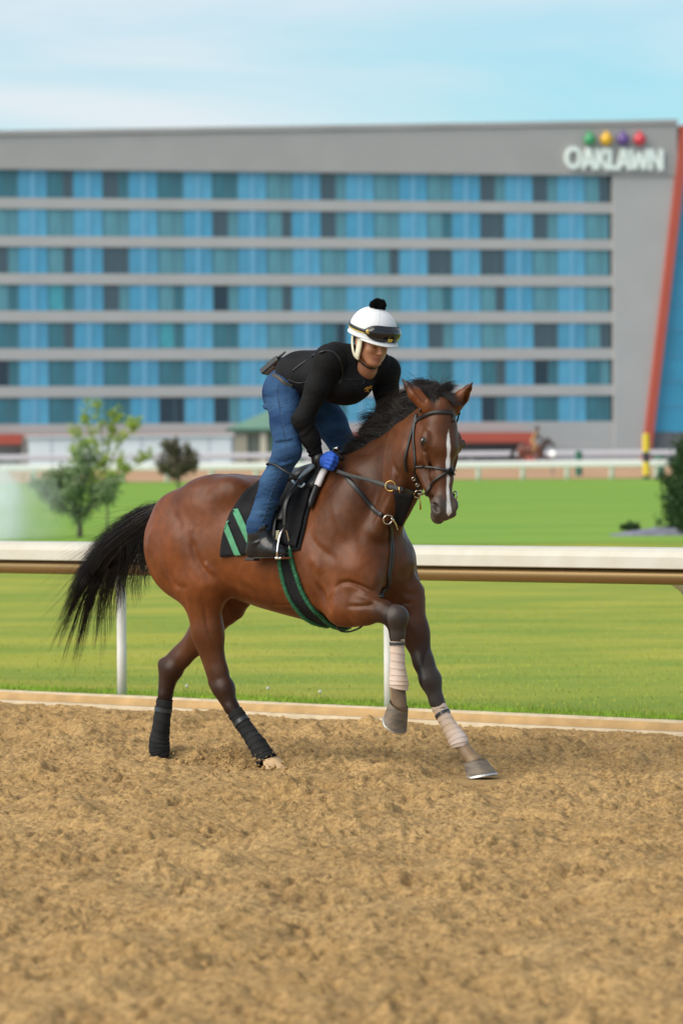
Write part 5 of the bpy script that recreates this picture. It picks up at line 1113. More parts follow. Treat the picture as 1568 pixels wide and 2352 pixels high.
# --- leg wraps: bandage turns round cannon and fetlock
M_wrap = mat('beige_bandage', (.58, .48, .45), rough=.9, spec=.2, var=.35, vscale=7, vcol2=(.50, .36, .24), bump=.3, bscale=300, bdist=.002)
M_bwrap = mat('black_bandage', (.013, .013, .014), rough=.85, spec=.25, var=.5, vscale=12, bump=.3, bscale=300, bdist=.002)
M_tape = mat('shiny_tape', (.030, .034, .042), rough=.25, spec=.6)
def wrap(path, rad, name, label, mt, parent_loc, tape_t, group, turns=9, seed=0, flare=0):
    e = empty('leg_wrap', HO, RZ); tag(e, label, 'leg wrap', group)
    n, m = 90, 30; P = spline(path, n); Rr = np.interp(np.linspace(0, 1, n), np.linspace(0, 1, len(rad)), rad); g = np.random.default_rng(seed)
    Vv = []; T = np.gradient(P, axis=0)
    for i in range(n):
        t = unit(T[i]); a = unit(np.cross(t, V(0, 1, 0))); b = np.cross(t, a)
        for j in range(m):
            an = 2*math.pi*j/m; ph = (i/n*turns+j/m) % 1.0; k = .0035*(ph**3)-.0012*math.exp(-(ph/.1)**2)+.0008*math.sin(an*3+i*.3)
            sh = t*(flare*math.cos(an)*(i/n)**6)
            Vv.append(P[i]+sh+(a*math.cos(an)+b*math.sin(an)*.93)*(Rr[i]+k))
    f = [(i*m+j, i*m+(j+1) % m, (i+1)*m+(j+1) % m, (i+1)*m+j) for i in range(n-1) for j in range(m)]
    mb = MB(); mb.add(Vv, f); o = mb.build('bandage', mt, e, smooth=True); md = o.modifiers.new('t', 'SOLIDIFY'); md.thickness = .004; md.offset = -1
    i0, i1 = int(n*tape_t), int(n*tape_t)+5; mb = MB(); W = []
    for i in range(i0, i1+1):
        t = unit(T[i]); a = unit(np.cross(t, V(0, 1, 0))); b = np.cross(t, a)
        for j in range(m): an = 2*math.pi*j/m; W.append(P[i]+(a*math.cos(an)+b*math.sin(an)*.93)*(Rr[i]+.0045))
    mb.add(W, [(i*m+j, i*m+(j+1) % m, (i+1)*m+(j+1) % m, (i+1)*m+j) for i in range(i1-i0) for j in range(m)]); mb.build('tape_band', M_tape, e, smooth=True)
    return e
GW = 'leg wraps on the horse'
wrap([Lp(912,1458,.18), Lp(912,1490,.18), Lp(913,1530,.177), Lp(915,1562,.175), Lp(917,1582,.175)], [.040, .039, .0385, .040, .044, .050, .053, .046], 'w', 'beige bandage with dark tape on the raised foreleg', M_wrap, 0, .14, GW, 9, 1, .015)
wrap([Lp(1006,1620,-.13), Lp(1020,1648,-.127), Lp(1036,1676,-.123), Lp(1051,1700,-.12), Lp(1058,1716,-.12)], [.042, .041, .040, .042, .048, .053, .053, .044], 'w', 'beige bandage with dark tape on the foreleg reaching to the ground', M_wrap, 0, .16, GW, 9, 2, .012)
wrap([Lp(540,1636,.145), Lp(556,1660,.143), Lp(575,1688,.14), Lp(592,1712,.14), Lp(606,1736,.14), Lp(614,1748,.14)], [.046, .045, .044, .046, .052, .056, .058, .060], 'w', 'black bandage on the hind leg with the pale sandy hoof', M_bwrap, 0, .16, GW, 10, 3)
wrap([Lp(379,1606,-.125), Lp(374,1640,-.123), Lp(369,1680,-.12), Lp(366,1706,-.12), Lp(368,1728,-.12), Lp(374,1742,-.12)], [.047, .048, .050, .054, .060, .062, .056, .040], 'w', 'black bandage on the hind leg standing furthest back', M_bwrap, 0, .12, GW, 10, 4)

# ------------------------------------------------------------------ the rider
rider = empty('person', HO, RZ)
tag(rider, 'rider in white helmet, black vest and blue jeans crouching over the bay horse', 'person')
SK = (.40, .185, .105); SKD = (.33, .14, .08); LIP = (.30, .105, .075); BROW = (.03, .018, .013)
M_skin = mat('skin', vcol=True, rough=.5, spec=.4, var=.08, vscale=60)
M_denim = mat('blue_denim', (.009, .027, .082), rough=.9, spec=.12, var=.5, vscale=5, vcol2=(.042, .098, .20), bump=.8, bscale=16, stretch=(1, 1, 2.2), bdist=.014, detail=6)
M_shirt = mat('black_jersey', (.0075, .0075, .0085), rough=.8, spec=.15, var=.3, vscale=8, bump=.45, bscale=22, stretch=(1, 1, 1.8), bdist=.010, sheen=.0)
M_vest = mat('black_vest', (.011, .011, .013), rough=.85, spec=.15, var=.35, vscale=10, bump=.4, bscale=30, bdist=.008)
M_boot = mat('polished_boot', (.010, .010, .012), rough=.32, spec=.4, coat=.15, bump=.5, bscale=30, bdist=.006)
M_sole = mat('boot_sole', (.030, .022, .018), rough=.7)
M_glove = mat('blue_glove', (.018, .085, .44), rough=.7, spec=.3, var=.3, vscale=22, bump=.5, bscale=60, bdist=.005)
M_helm = mat('white_helmet_cover', (.62, .63, .66), rough=.6, spec=.3, sheen=.1)
M_cream = mat('cream_lining', (.66, .63, .50), rough=.8)
M_gog = mat('black_frame', (.010, .010, .012), rough=.4)
M_lens = mat('dark_lens', (.008, .008, .010), rough=.12, spec=.5, coat=.25)
M_yellow = mat('yellow_plastic', (.62, .44, .04), rough=.5)
M_gold = mat('gold_stud', (.55, .38, .10), rough=.35, metal=.6)
M_radio = mat('radio_case', (.022, .023, .027), rough=.4, spec=.5)
M_key = mat('radio_keys', (.20, .25, .32), rough=.35)
M_orange = mat('orange_print', (.62, .26, .03), rough=.7)
M_stitch = mat('pale_stitching', (.11, .15, .22), rough=.8)
M_belt = mat('brown_belt', (.035, .030, .024), rough=.6)

J = dict(hipR=Lp(648,905,.125), kneeR=Lp(658,1040,.285), ankR=Lp(594,1222,.345), hipL=Lp(648,905,.125)*V(1,-1,1)+V(.03,-.02,0), pel=Lp(664,884,.02), waist=Lp(692,866,.02), chest=Lp(788,848,.0), neck=Lp(828,828,.0),
         shR=Lp(757,826,.19), elR=Lp(697,962,.255), wrR=Lp(729,1050,.165), shL=Lp(884,852,-.16), elL=Lp(888,950,-.235), wrL=Lp(818,1046,-.05))
J['kneeL'] = V(J['kneeR'][0]-.01, -J['kneeR'][1]*.95, J['kneeR'][2]); J['ankL'] = V(J['ankR'][0], -J['ankR'][1], J['ankR'][2])
# head frame: ex out of the face, ey to the left, ez up through the crown
_y, _p, _ro = math.radians(-17), math.radians(17), math.radians(-2)
_e = V(math.cos(_y), math.sin(_y), 0); ex = _e*math.cos(_p)+V(0, 0, -math.sin(_p)); ey = V(-math.sin(_y), math.cos(_y), 0); ez = np.cross(ex, ey)
ey, ez = ey*math.cos(_ro)+ez*math.sin(_ro), ez*math.cos(_ro)-ey*math.sin(_ro)
EM = np.stack([ex, ey, ez], 1); HC = Lp(851, 783, .035)
def fp_(x, y, z): return HC+EM @ V(x, y, z)
# --- body: head, neck, trunk and limbs as one surface
B = Field((-.42, -.46, 1.12), (.62, .46, 2.56), .005)
B.add(ell(fp_(-.005, 0, .035), (.098, .078, .095), EM), .01, SK)
B.add(ell(fp_(.045, 0, -.025), (.052, .060, .075), EM), .03, SK)
B.add(cone(fp_(.040, 0, -.06), .050, fp_(.070, 0, -.100), .024, ey, 1.25), .03, SK)
for sg in (-1, 1):
    B.add(cone(fp_(-.005, sg*.058, -.045), .020, fp_(.062, sg*.024, -.100), .018), .025, SK)       # jaw
    B.add(ell(fp_(.066, sg*.040, -.030), (.024, .022, .018), EM), .02, SK)                        # cheekbone
    B.add(cone(fp_(.086, sg*.012, .012), .011, fp_(.072, sg*.050, .010), .010), .015, SK)         # brow ridge
    B.cut(ell(fp_(.100, sg*.031, -.009), (.014, .018, .011), EM), .010)
    B.add(ell(fp_(.077, sg*.031, -.009), (.013, .016, .011), EM), .005, SKD)                      # lids, looking down
    B.add(cone(fp_(.099, sg*.014, .010), .0042, fp_(.086, sg*.048, .012), .0034), .004, BROW)
    B.add(ell(fp_(-.008, sg*.080, -.012), (.018, .010, .032), axes(ex+ez*.2, ey)), .008, SK)      # ear
    B.add(ell(fp_(.098, sg*.011, -.046), (.010, .009, .008), EM), .007, SK)                       # nostril wing
B.add(cone(fp_(.088, 0, .008), .009, fp_(.112, 0, -.038), .0115), .012, SK)
B.add(ell(fp_(.111, 0, -.042), (.012, .012, .010), EM), .008, SK)
B.add(cone(fp_(.090, -.019, -.071), .0055, fp_(.098, 0, -.068), .0062), .006, LIP); B.add(cone(fp_(.090, .019, -.071), .0055, fp_(.098, 0, -.068), .0062), .006, LIP)
B.add(cone(fp_(.089, -.015, -.080), .006, fp_(.095, 0, -.081), .007), .006, LIP); B.add(cone(fp_(.089, .015, -.080), .006, fp_(.095, 0, -.081), .007), .006, LIP)
B.cut(cone(fp_(.101, -.022, -.0755), .0022, fp_(.101, .022, -.0755), .0022), .004)
B.add(ell(fp_(.078, 0, -.105), (.018, .022, .015), EM), .015, SK)
B.chain([(fp_(-.015, 0, -.06), .056, SKD), (J['neck']+V(.012, -.005, .0), .060, SKD), (J['neck']+V(.03, -.01, -.04), .066, SKD), (J['chest'], .10, SKD)], .03, .03)
B.chain([(J['chest'], .115, SK), (J['waist'], .095, SK), (J['pel'], .105, SK)], .04, .04, lat=LAT, kl=1.15)
for s_, sh, el, wr in (('R', 'shR', 'elR', 'wrR'), ('L', 'shL', 'elL', 'wrL')):
    B.chain([(J['chest'], .07, SK), (J[sh], .055, SK), (J[el], .036, SK), (J[wr], .027, SK)], .04, .02)
    B.chain([(J['pel'], .09, SK), (J['hip'+s_], .085, SK), (J['knee'+s_], .055, SK), (J['ank'+s_], .036, SK), (J['ank'+s_]+V(.05, 0, -.085), .025, SK)], .04, .02)
    B.add(ell(J[wr]+V(.045, .005, -.02), (.035, .02, .018)), .02, SK)
v, f = B.mesh(2); meshnp('body', v, f, M_skin, rider, col=B.colours(v, .004))
for sg in (-1, 1):
    mb = MB(); mb.lathe([(.0001, -.011)]+[(.011*math.sin(a), -.011*math.cos(a)) for a in np.linspace(.3, 2.84, 7)]+[(.0001, .011)], 12, fp_(.0785, sg*.031, -.0145)); mb.build('eye', M_eye, rider, smooth=True)
    mb = MB(); mb.tube(spline([fp_(.083, sg*.018, -.012), fp_(.0915, sg*.030, -.0135), fp_(.082, sg*.044, -.011)], 8), .0016, 6); mb.build('eyelash', M_hair, rider, smooth=True)
# hair at nape and temples
HFd = Field(fp_(0, 0, 0)-.16, fp_(0, 0, 0)+.16, .006); HFd.add(ell(fp_(-.022, 0, .012), (.092, .082, .085), EM), .01); 
v, f = HFd.mesh(2); meshnp('hair', v, f, mat('black_short_hair', (.012, .009, .008), rough=.6, bump=.6, bscale=300, bdist=.004), rider)

# --- jeans
D = Field((-.50, -.52, 1.10), (.50, .52, 2.24), .006)
D.add(ell(J['pel']+V(.005, 0, -.015), (.108, .145, .125)), .02); D.add(ell(J['pel']+V(-.025, -.068, -.06), (.078, .082, .11)), .05); D.add(ell(J['pel']+V(-.025, .068, -.06), (.078, .082, .11)), .05)
for s_ in 'RL':
    h_, k_, a_ = J['hip'+s_], J['knee'+s_], J['ank'+s_]; mid = h_*.5+k_*.5+V(.015, 0, 0); cf = k_*.62+a_*.38+V(-.022, 0, .0)
    D.chain([(h_+V(.005, 0, .01), .100), (mid, .087), (k_+V(.006, 0, .01), .073), (cf, .065), (a_+V(0, 0, .035), .060), (a_+V(.0, 0, .012), .063)], .06, .03)
    g = np.random.default_rng(ord(s_))
    for i in range(46):                                                        # folds behind the knee, at the crotch and stacked over the boot
        z0 = g.choice([0, 1, 2], p=[.4, .3, .3])
        if z0 == 0: c = k_+V(-.004, 0, g.uniform(-.05, .07)); R0_ = .067; tl = g.uniform(-.5, .5)
        elif z0 == 1: c = h_+V(0, 0, g.uniform(-.12, .03)); R0_ = .098; tl = g.uniform(-.3, .5)
        else: tq = g.uniform(.04, .4); c = a_*(1-tq)+k_*tq+V(-.01, 0, .01); R0_ = .057; tl = g.uniform(-.5, .5)
        a0 = g.uniform(0, 6.28); pts = []
        for q in np.linspace(-.7, .7, 6): pts.append((c+V(math.cos(a0+q)*R0_, math.sin(a0+q)*R0_, tl*.05*math.sin(a0+q)+.01*q), .0095*(1-.6*abs(q))))
        D.chain(pts, .014, .008)
v, f = D.mesh(2); jeans = meshnp('jeans', v, f, M_denim, rider)
JB = BVHTree.FromPolygons([tuple(p) for p in v], [tuple(q) for q in f.tolist()])
def on(bv, x, y, off, s0=.3):
    p, n, i, t = bv.ray_cast(Vector(CAML), Vector(HR.T @ ray(x, y)).normalized())
    if p is None: p, n, i, t = bv.find_nearest(Vector(Lp(x, y, s0)))
    return np.array(p)+np.array(n)*off
def seam(px, bv, name, mt, parent, r=.0014, off=.001, n=40):
    q = spline([on(bv, x, y, off) for x, y in px], n); mb = MB()
    mb.tube(q, r, 5); return mb.build(name, mt, parent, smooth=True)
def stitches(px, bv, name, mt, parent, r=.0013, n=46):
    q = spline([on(bv, x, y, .0015) for x, y in px], n*2); mb = MB()
    for i in range(n): mb.tube([q[2*i], q[min(2*i+1, 2*n-1)]], r, 4)
    return mb.build(name, mt, parent, smooth=True)
stitches([(648,873),(640,893),(641,915),(645,945),(652,985),(658,1020),(660,1050),(650,1085),(631,1120),(618,1160),(606,1200)], JB, 'side_seam', M_stitch, jeans)
seam([(645,874),(637,893),(638,915),(642,945),(649,985),(655,1020),(657,1050),(647,1085),(628,1120),(615,1160),(603,1200)], JB, 'seam_ridge', M_denim, jeans, .003, .0)
stitches([(571,1206),(580,1204),(590,1208),(604,1212),(616,1215)], JB, 'hem_stitch', M_stitch, jeans, .0012, 14)

# --- black long-sleeved shirt
S = Field((-.36, -.50, 1.60), (.66, .50, 2.44), .006)
S.chain([(J['pel']+V(.05, 0, .0), .115), (J['waist'], .108), (J['chest']+V(.0, 0, -.02), .135), (J['neck']+V(-.02, 0, -.035), .078)], .05, .05, lat=LAT, kl=1.12)
for sh, el, wr, k0 in (('shR', 'elR', 'wrR', .0), ('shL', 'elL', 'wrL', .0)):
    up_ = J[sh]*.55+J[el]*.45
    S.chain([(J['chest']*.6+J[sh]*.4, .09), (J[sh], .079), (up_, .065), (J[el], .051), (J[el]*.5+J[wr]*.5, .047), (J[wr], .034)], .06, .035)
    S.add(ell(J[el]+V(-.018, 0, -.01), (.05, .045, .045)), .03)
    g = np.random.default_rng(3); ax_ = unit(J[wr]-J[el]); A_ = axes(ax_, V(0, 1, 0))
    for i in range(16):
        t = g.uniform(-.15, 1); c = J[el]*(1-t)+J[wr]*t; rr = .053-.015*max(t, 0); a0 = g.uniform(0, 6.28); pts = []
        for q in np.linspace(-.8, .8, 6): pts.append((c+A_ @ V(.012*q, math.cos(a0+q)*rr, math.sin(a0+q)*rr), .005*(1-.6*abs(q))))
        S.chain(pts, .014, .008)
S.cut(cone(fp_(0, 0, -.04), .066, J['neck']+V(.040, -.015, .005), .056), .008); S.cut(cone(J['neck']+V(.04, -.015, .0), .052, Lp(836, 866, .13), .022), .010)
v, f = S.mesh(2); shirt = meshnp('shirt', v, f, M_shirt, rider); sv_, sf_ = v, f
# --- padded vest
W_ = Field((-.36, -.40, 1.75), (.62, .40, 2.42), .006)
W_.chain([(J['pel']+V(.035, 0, .025), .128), (J['waist']+V(0, 0, .005), .128), (J['chest']+V(.0, 0, -.025), .155), (J['neck']+V(-.035, 0, -.04), .10)], .05, .05, lat=LAT, kl=1.10)
W_.add(cone(J['shR']+V(.0, .050, .03), .070, J['shL']+V(0, -.050, .035), .070), .05); W_.add(ell(J['chest']+V(.05, -.02, -.085), (.12, .13, .09)), .06)
for sh, el in (('shR', 'elR'), ('shL', 'elL')):
    d = unit(J[sh]-J['chest']); sd = V(0, math.copysign(1, J[sh][1]), 0)
    W_.cut(cone(J[sh]+sd*.010, .090, J[sh]+sd*.2+V(0, 0, -.03), .13), .006)
W_.cut(cone(fp_(0, 0, -.04), .072, J['neck']+V(.05, -.01, .0), .066), .008); W_.cut(cone(J['neck']+V(.05, -.01, -.0), .060, Lp(838, 872, .15), .028), .010)
def plane_cut(F_, p, n):
    p = np.array(p); n = unit(n); fn = lambda X, Y, Z: (-((X-p[0])*n[0]+(Y-p[1])*n[1]+(Z-p[2])*n[2])).astype(np.float32)
    F_.cut((fn, F_.lo, F_.lo+F_.h*F_.n), .006)
plane_cut(W_, J['pel']+V(.015, 0, .03), V(-1, 0, -.35))
v, f = W_.mesh(2); vest = meshnp('vest', v, f, M_vest, rider)
WB = BVHTree.FromPolygons([tuple(p) for p in v], [tuple(q) for q in f.tolist()])
SBV = BVHTree.FromPolygons([tuple(p) for p in np.concatenate([v, sv_])], [tuple(q) for q in f.tolist()]+[tuple(q) for q in (sf_+len(v)).tolist()])
seam([(671,853),(684,842),(700,831),(716,819),(733,810),(750,806),(766,810),(778,824),(785,845),(786,866),(778,884)], SBV, 'armhole_piping', M_gog, vest, .006, .0)
seam([(661,872),(690,880),(718,868),(735,850)], WB, 'vest_seam', M_gog, vest, .0035, .0)
seam([(852,905),(835,880),(830,862)], WB, 'vest_zip', M_gog, vest, .003, .0)
seam([(795,870),(815,872),(842,864)], WB, 'vest_seam', M_gog, vest, .003, .0)
# small embroidered emblem on the chest: an arrow-like star of three strokes
for pts in (((836,894),(843,889),(852,892)), ((838,899),(846,893),(850,886)), ((843,889),(842,897),(846,900)), ((848,888),(853,887))):
    q = [on(WB, x, y, .002, .1) for x, y in pts]; mb = MB(); mb.tube(q, .0042, 6, flat=.5); mb.build('emblem_stroke', M_orange, vest, smooth=True)
mb = MB(); q = [on(WB, x, y, .002, .1) for x, y in ((846,887),(849,892))]; 
# belt at the open waist
bl_ = spline([on(JB, x, y, .004) for x, y in ((626,862),(640,869),(652,880),(672,890))], 16); mb = MB(); mb.tube(bl_, .011, 8, upv=V(0, -1, .3), flat=.2); mb.build('belt', M_belt, rider, smooth=True)

# --- boots
def boot(sg):
    fx = lambda p: V(p[0], p[1]*sg, p[2])
    an = J['ankR']; F_ = Field(fx(an)+V(-.20, -.12, -.19), fx(an)+V(.26, .12, .10), .005)
    heel = an+V(-.040, 0, -.105); toe = Lp(645, 1272, .345)+V(.012, 0, .006)
    F_.chain([(fx(an+V(.0, 0, .05)), .056), (fx(an), .055), (fx(an+V(-.005, 0, -.05)), .056)], .02, .03); F_.add(cone(fx(an+V(.02, 0, -.02)), .045, fx(an+V(.09, 0, -.085)), .04), .03)
    F_.chain([(fx(heel+V(.005, 0, .005)), .047), (fx(an*.5+toe*.5+V(.0, 0, -.038)), .050), (fx(toe+V(-.04, 0, .005)), .038), (fx(toe), .024)], .03, .03, lat=LAT, kl=.95)
    g = np.random.default_rng(9)
    for i in range(9):
        c = an+V(.015, 0, g.uniform(-.05, .05)); a0 = g.uniform(0, 6.28); F_.chain([(fx(c+V(.052*math.cos(a0+q), .052*math.sin(a0+q), .02*q)), .006*(1-abs(q))) for q in np.linspace(-.8, .8, 5)], .014, .008)
    zs = an[2]-.136
    fn = lambda X, Y, Z: (Z-(zs+.11*(X-heel[0])*.35)).astype(np.float32)+0*X+0*Y
    F_.cut((fn, F_.lo, F_.lo+F_.h*F_.n), .006)
    v, f = F_.mesh(2); o = meshnp('boot', v, f, M_boot, rider)
    mb = MB(); n = 24; pts = []
    L0 = heel+V(-.036, 0, 0); ln_b = toe[0]+.016-L0[0]
    for k in (0, 1):
        for j in range(n):
            a = 2*math.pi*j/n; t = .5+.5*math.cos(a); x = L0[0]+ln_b*t; w = .034*np.interp(t, [0, .2, .45, .75, 1], [.75, .9, .78, 1.02, .6])*math.sin(a)
            pts.append(fx(V(x, an[1]+w, zs+.0385*(x-heel[0])+.002-.011*k)))
    mb.add(pts, [tuple(range(n))[::-1], tuple(range(n, 2*n))]+[(j, (j+1) % n, n+(j+1) % n, n+j) for j in range(n)]); mb.build('sole', M_sole, o)
    mb = MB(); c = fx(V(heel[0]-.006, an[1], zs-.013)); mb.box(c+V(-.030, -.028, -.008), c+V(.032, .028, .010)); mb.build('boot_heel', M_sole, o, bevel=.004)
boot(1); boot(-1)

# --- gloved hands closed on the reins
def glove(wr, fwd, dn, sg):
    fwd = unit(fwd); A = axes(fwd, dn); x, dnv, lat = A[:, 0], A[:, 1], A[:, 2]*sg
    F_ = Field(wr-.13, wr+.17, .004); pc = wr+x*.062
    F_.add(cone(wr-x*.012, .033, wr+x*.012, .034), .01); F_.add(ell(pc, (.052, .043, .028), np.stack([x, dnv, lat], 1)), .015)
    for i, ln_f in enumerate((.9, 1.0, .95, .78)):
        o = -.030+.0205*i; k = wr+x*(.098-.004*abs(i-1.2))+dnv*o
        p1 = k+x*.022*ln_f-lat*.022; p2 = p1-x*.010-lat*.026*ln_f; p3 = p2-x*.030*ln_f-lat*.004
        F_.chain([(k-x*.02, .0125), (k, .0125), (p1, .0118), (p2, .0110), (p3, .0098)], .008, .004)
    t0 = wr+x*.035-dnv*.036; F_.chain([(t0, .015), (t0+x*.030-dnv*.012-lat*.012, .0125), (t0+x*.058-dnv*.004-lat*.020, .0105)], .010, .005)
    v, f = F_.mesh(2); o = meshnp('glove', v, f, M_glove, rider)
    mb = MB(); mb.tube([wr-x*.030, wr-x*.005, wr+x*.020], [.036, .038, .037], 16); mb.build('glove_cuff', M_leather, o, smooth=True)
glove(J['wrR']+V(.018, -.006, -.012), V(.9, .08, -.22), V(.25, -.2, -1), 1)
glove(J['wrL'], V(.7, .25, -.2), V(.2, .1, -1), -1)

# --- helmet with cover, brim, ear pieces and pompom
helmet = empty('helmet', (0, 0, 0), 0, rider); helmet['label'] = 'white helmet with black pompom and cream ear covers'
HCn = fp_(.002, 0, .060); HRd = (.142, .122, .128)
n_t, n_p = 44, 22; Vh = []
for i in range(n_p+1):
    e = math.radians(-14)+(math.pi/2-math.radians(-14))*i/n_p
    for j in range(n_t):
        a = 2*math.pi*j/n_t; k = 1+.012*abs(math.sin(a*2))*(math.cos(e)); Vh.append(HCn+EM @ V(HRd[0]*math.cos(e)*math.cos(a)*k, HRd[1]*math.cos(e)*math.sin(a)*k, HRd[2]*math.sin(e)))
fh_ = [(i*n_t+j, i*n_t+(j+1) % n_t, (i+1)*n_t+(j+1) % n_t, (i+1)*n_t+j) for i in range(n_p) for j in range(n_t)]
mb = MB(); mb.add(Vh, fh_); o = mb.build('shell', M_helm, helmet, smooth=True); md = o.modifiers.new('t', 'SOLIDIFY'); md.thickness = .012; md.offset = -1
def hsurf(a, e, off): return HCn+EM @ V((HRd[0]+off)*math.cos(e)*math.cos(a), (HRd[1]+off)*math.cos(e)*math.sin(a), (HRd[2]+off)*math.sin(e))
rim = [hsurf(2*math.pi*j/60, math.radians(-13), .003+.0*math.cos(2*math.pi*j/60)) for j in range(61)]
mb = MB(); mb.tube(rim, .0065, 10, cap=False); mb.build('rim', M_helm, helmet, smooth=True)
G = []
for i in range(7):
    t = i/6; row = []
    for j in range(31):
        a = math.radians(-72)+math.radians(144)*j/30; ext = .044*t*max(0, math.cos(a*1.12))**.8; p = hsurf(a, math.radians(-12), .0); row.append(p+EM @ V(ext*math.cos(a*.55), ext*math.sin(a*.55)*.5, -.013*t-.004*t*t))
    G.append(row)
sheet(G, 'peak', M_helm, helmet, .007)
for a0 in (-.55, .55, math.pi-.6, math.pi+.6):
    q = [hsurf(a0, e, .0008) for e in np.linspace(-.2, 1.5, 22)]; mb = MB(); mb.tube(q, .0012, 5); mb.build('cover_seam', M_helm, helmet, smooth=True)
for sg in (-1, 1):                                     # cream ear straps, a V either side of the ear
    for pts, w in (([(.022, .090, .015), (.024, .090, -.03), (.018, .086, -.075), (.012, .080, -.098)], .021), ([(-.052, .090, .012), (-.040, .090, -.03), (-.018, .086, -.075), (.006, .080, -.098)], .009)):
        mb = MB(); mb.tube(spline([fp_(x, sg*y, z) for x, y, z in pts], 14), w, 10, upv=ey*sg, flat=.38); mb.build('ear_cover', M_cream, helmet, smooth=True)
    mb = MB(); mb.tube(spline([fp_(.010, sg*.080, -.098), fp_(.040, sg*.060, -.118), fp_(.062, sg*.030, -.134), fp_(.070, 0, -.137)], 16), .0055, 8, upv=ey*sg, flat=.4); mb.build('chin_strap', M_leather, helmet, smooth=True)
pc = hsurf(.0, math.radians(90), .012)+EM @ V(-.004, 0, .0); g = np.random.default_rng(8)
mb = MB(); mb.lathe([(.0001, -.030)]+[(.030*math.sin(a), -.030*math.cos(a)) for a in np.linspace(.3, 2.84, 8)]+[(.0001, .030)], 14, pc); pom = mb.build('pompom', M_cloth, helmet, smooth=True)
nn = 2600; d = g.normal(0, 1, (nn, 3)); d /= np.linalg.norm(d, axis=1, keepdims=True); lump = 1+.22*np.sin(d[:, 0]*5+1)*np.sin(d[:, 1]*5)*np.cos(d[:, 2]*4)
s = np.linspace(0, 1, 4); P = pc+d[:, None]*((.016+.024*lump[:, None]*s[None])[..., None])*V(1.15, 1.15, .9)+g.normal(0, .002, (nn, 4, 3)); 
strands('pompom_pile', P, .0016*(1-.5*s[None])*np.ones((nn, 1)), M_cloth, pom)
# --- goggles pushed up on the helmet
gog = empty('goggles', (0, 0, 0), 0, rider); gog['label'] = 'black goggles with yellow trim on the front of the helmet'
def band(a0, a1, e_lo, e_hi, off, name, mt, n=30, m=8, thick=.004, bulge=0, fe=None):
    G = []
    for j in range(m+1):
        row = []
        for i in range(n+1):
            a = a0+(a1-a0)*i/n; lo, hi = (e_lo, e_hi) if fe is None else fe(i/n, e_lo, e_hi); e = lo+(hi-lo)*j/m
            row.append(hsurf(a, e, off+bulge*math.sin(math.pi*j/m)*math.sin(math.pi*min(1, max(0, i/n)))**.4))
        G.append(row)
    return sheet(G, name, mt, gog, thick)
def gshape(t, lo, hi):
    k = max(.05, 1-abs(2*t-1)**5); nose = .14*math.exp(-((t-.5)/.07)**2); mid = (lo+hi)/2
    return mid+(lo+nose-mid)*k, mid+(hi-mid)*k
band(math.radians(-60), math.radians(60), math.radians(-11), math.radians(23), .004, 'goggle_frame', M_gog, 40, 8, .012, .006, gshape)
band(math.radians(-54), math.radians(54), math.radians(-8), math.radians(20), .014, 'goggle_lens', M_lens, 40, 8, .004, .010, gshape)
band(math.radians(-6), math.radians(6), math.radians(-8), math.radians(-2), .018, 'nose_bridge', M_yellow, 8, 4, .004)
def srim(t, lo, hi): sag = .03*math.sin(t*math.pi); return lo+sag, hi+sag
band(math.radians(58), math.radians(302), math.radians(1), math.radians(8), .0035, 'goggle_strap', M_gog, 50, 3, .004)
band(math.radians(60), math.radians(300), math.radians(-1.5), math.radians(1.2), .003, 'strap_edge', M_yellow, 50, 2, .003)
c = hsurf(math.radians(-52), math.radians(5), .020); nrm = unit(c-HCn); mb = MB(); mb.lathe([(.0001, 0), (.012, 0), (.012, .004), (.009, .006), (.0001, .006)], 18, c-nrm*.004, axis=nrm); mb.build('strap_stud', M_gold, gog, smooth=False)

# --- two-way radio clipped at the back of the waist
radio = empty('radio', HO, RZ); tag(radio, 'black two-way radio clipped at the back of the rider belt', 'radio')
r0, r1 = Lp(609,853,.04), Lp(643,824,.04); A = axes(r1-r0, V(0, -1, .2)); ln_r = np.linalg.norm(r1-r0)
mb = MB(); mb.box((-.012, -.030, -.017), (ln_r, .030, .017)); mb.v = [tuple(r0+A @ np.array(p)) for p in mb.v]; rb = mb.build('case', M_radio, radio, bevel=.006)
mb = MB(); mb.tube([r1+A @ V(-.005, .018, .0), r1+A @ V(.03, .018, 0), r1+A @ V(.062, .018, 0)], [.0075, .007, .005], 10); mb.build('antenna', M_radio, radio, smooth=True)
mb = MB(); mb.tube([r1+A @ V(-.005, -.012, 0), r1+A @ V(.012, -.012, 0)], .008, 10); mb.build('knob', M_radio, radio, smooth=False)
for i in range(4):
    for j in range(2):
        mb = MB(); c = V(.012+.018*i, -.014+.024*j, -.018 if A[2, 2] > 0 else .018); mb.box(c-V(.006, .009, .0015), c+V(.006, .009, .0015)); mb.v = [tuple(r0+A @ np.array(p)) for p in mb.v]; mb.build('key', M_key, rb)
        mb = MB(); c = V(.012+.018*i, -.014+.024*j, .018 if A[2, 2] > 0 else -.018); mb.box(c-V(.006, .009, .0015), c+V(.006, .009, .0015)); mb.v = [tuple(r0+A @ np.array(p)) for p in mb.v]; mb.build('key', M_key, rb)
mb = MB(); mb.tube(spline([r1+A @ V(.0, .0, -.005), Lp(664,836,.05), Lp(672,842,.06)], 8), .002, 6); mb.build('lanyard', M_radio, radio, smooth=True)
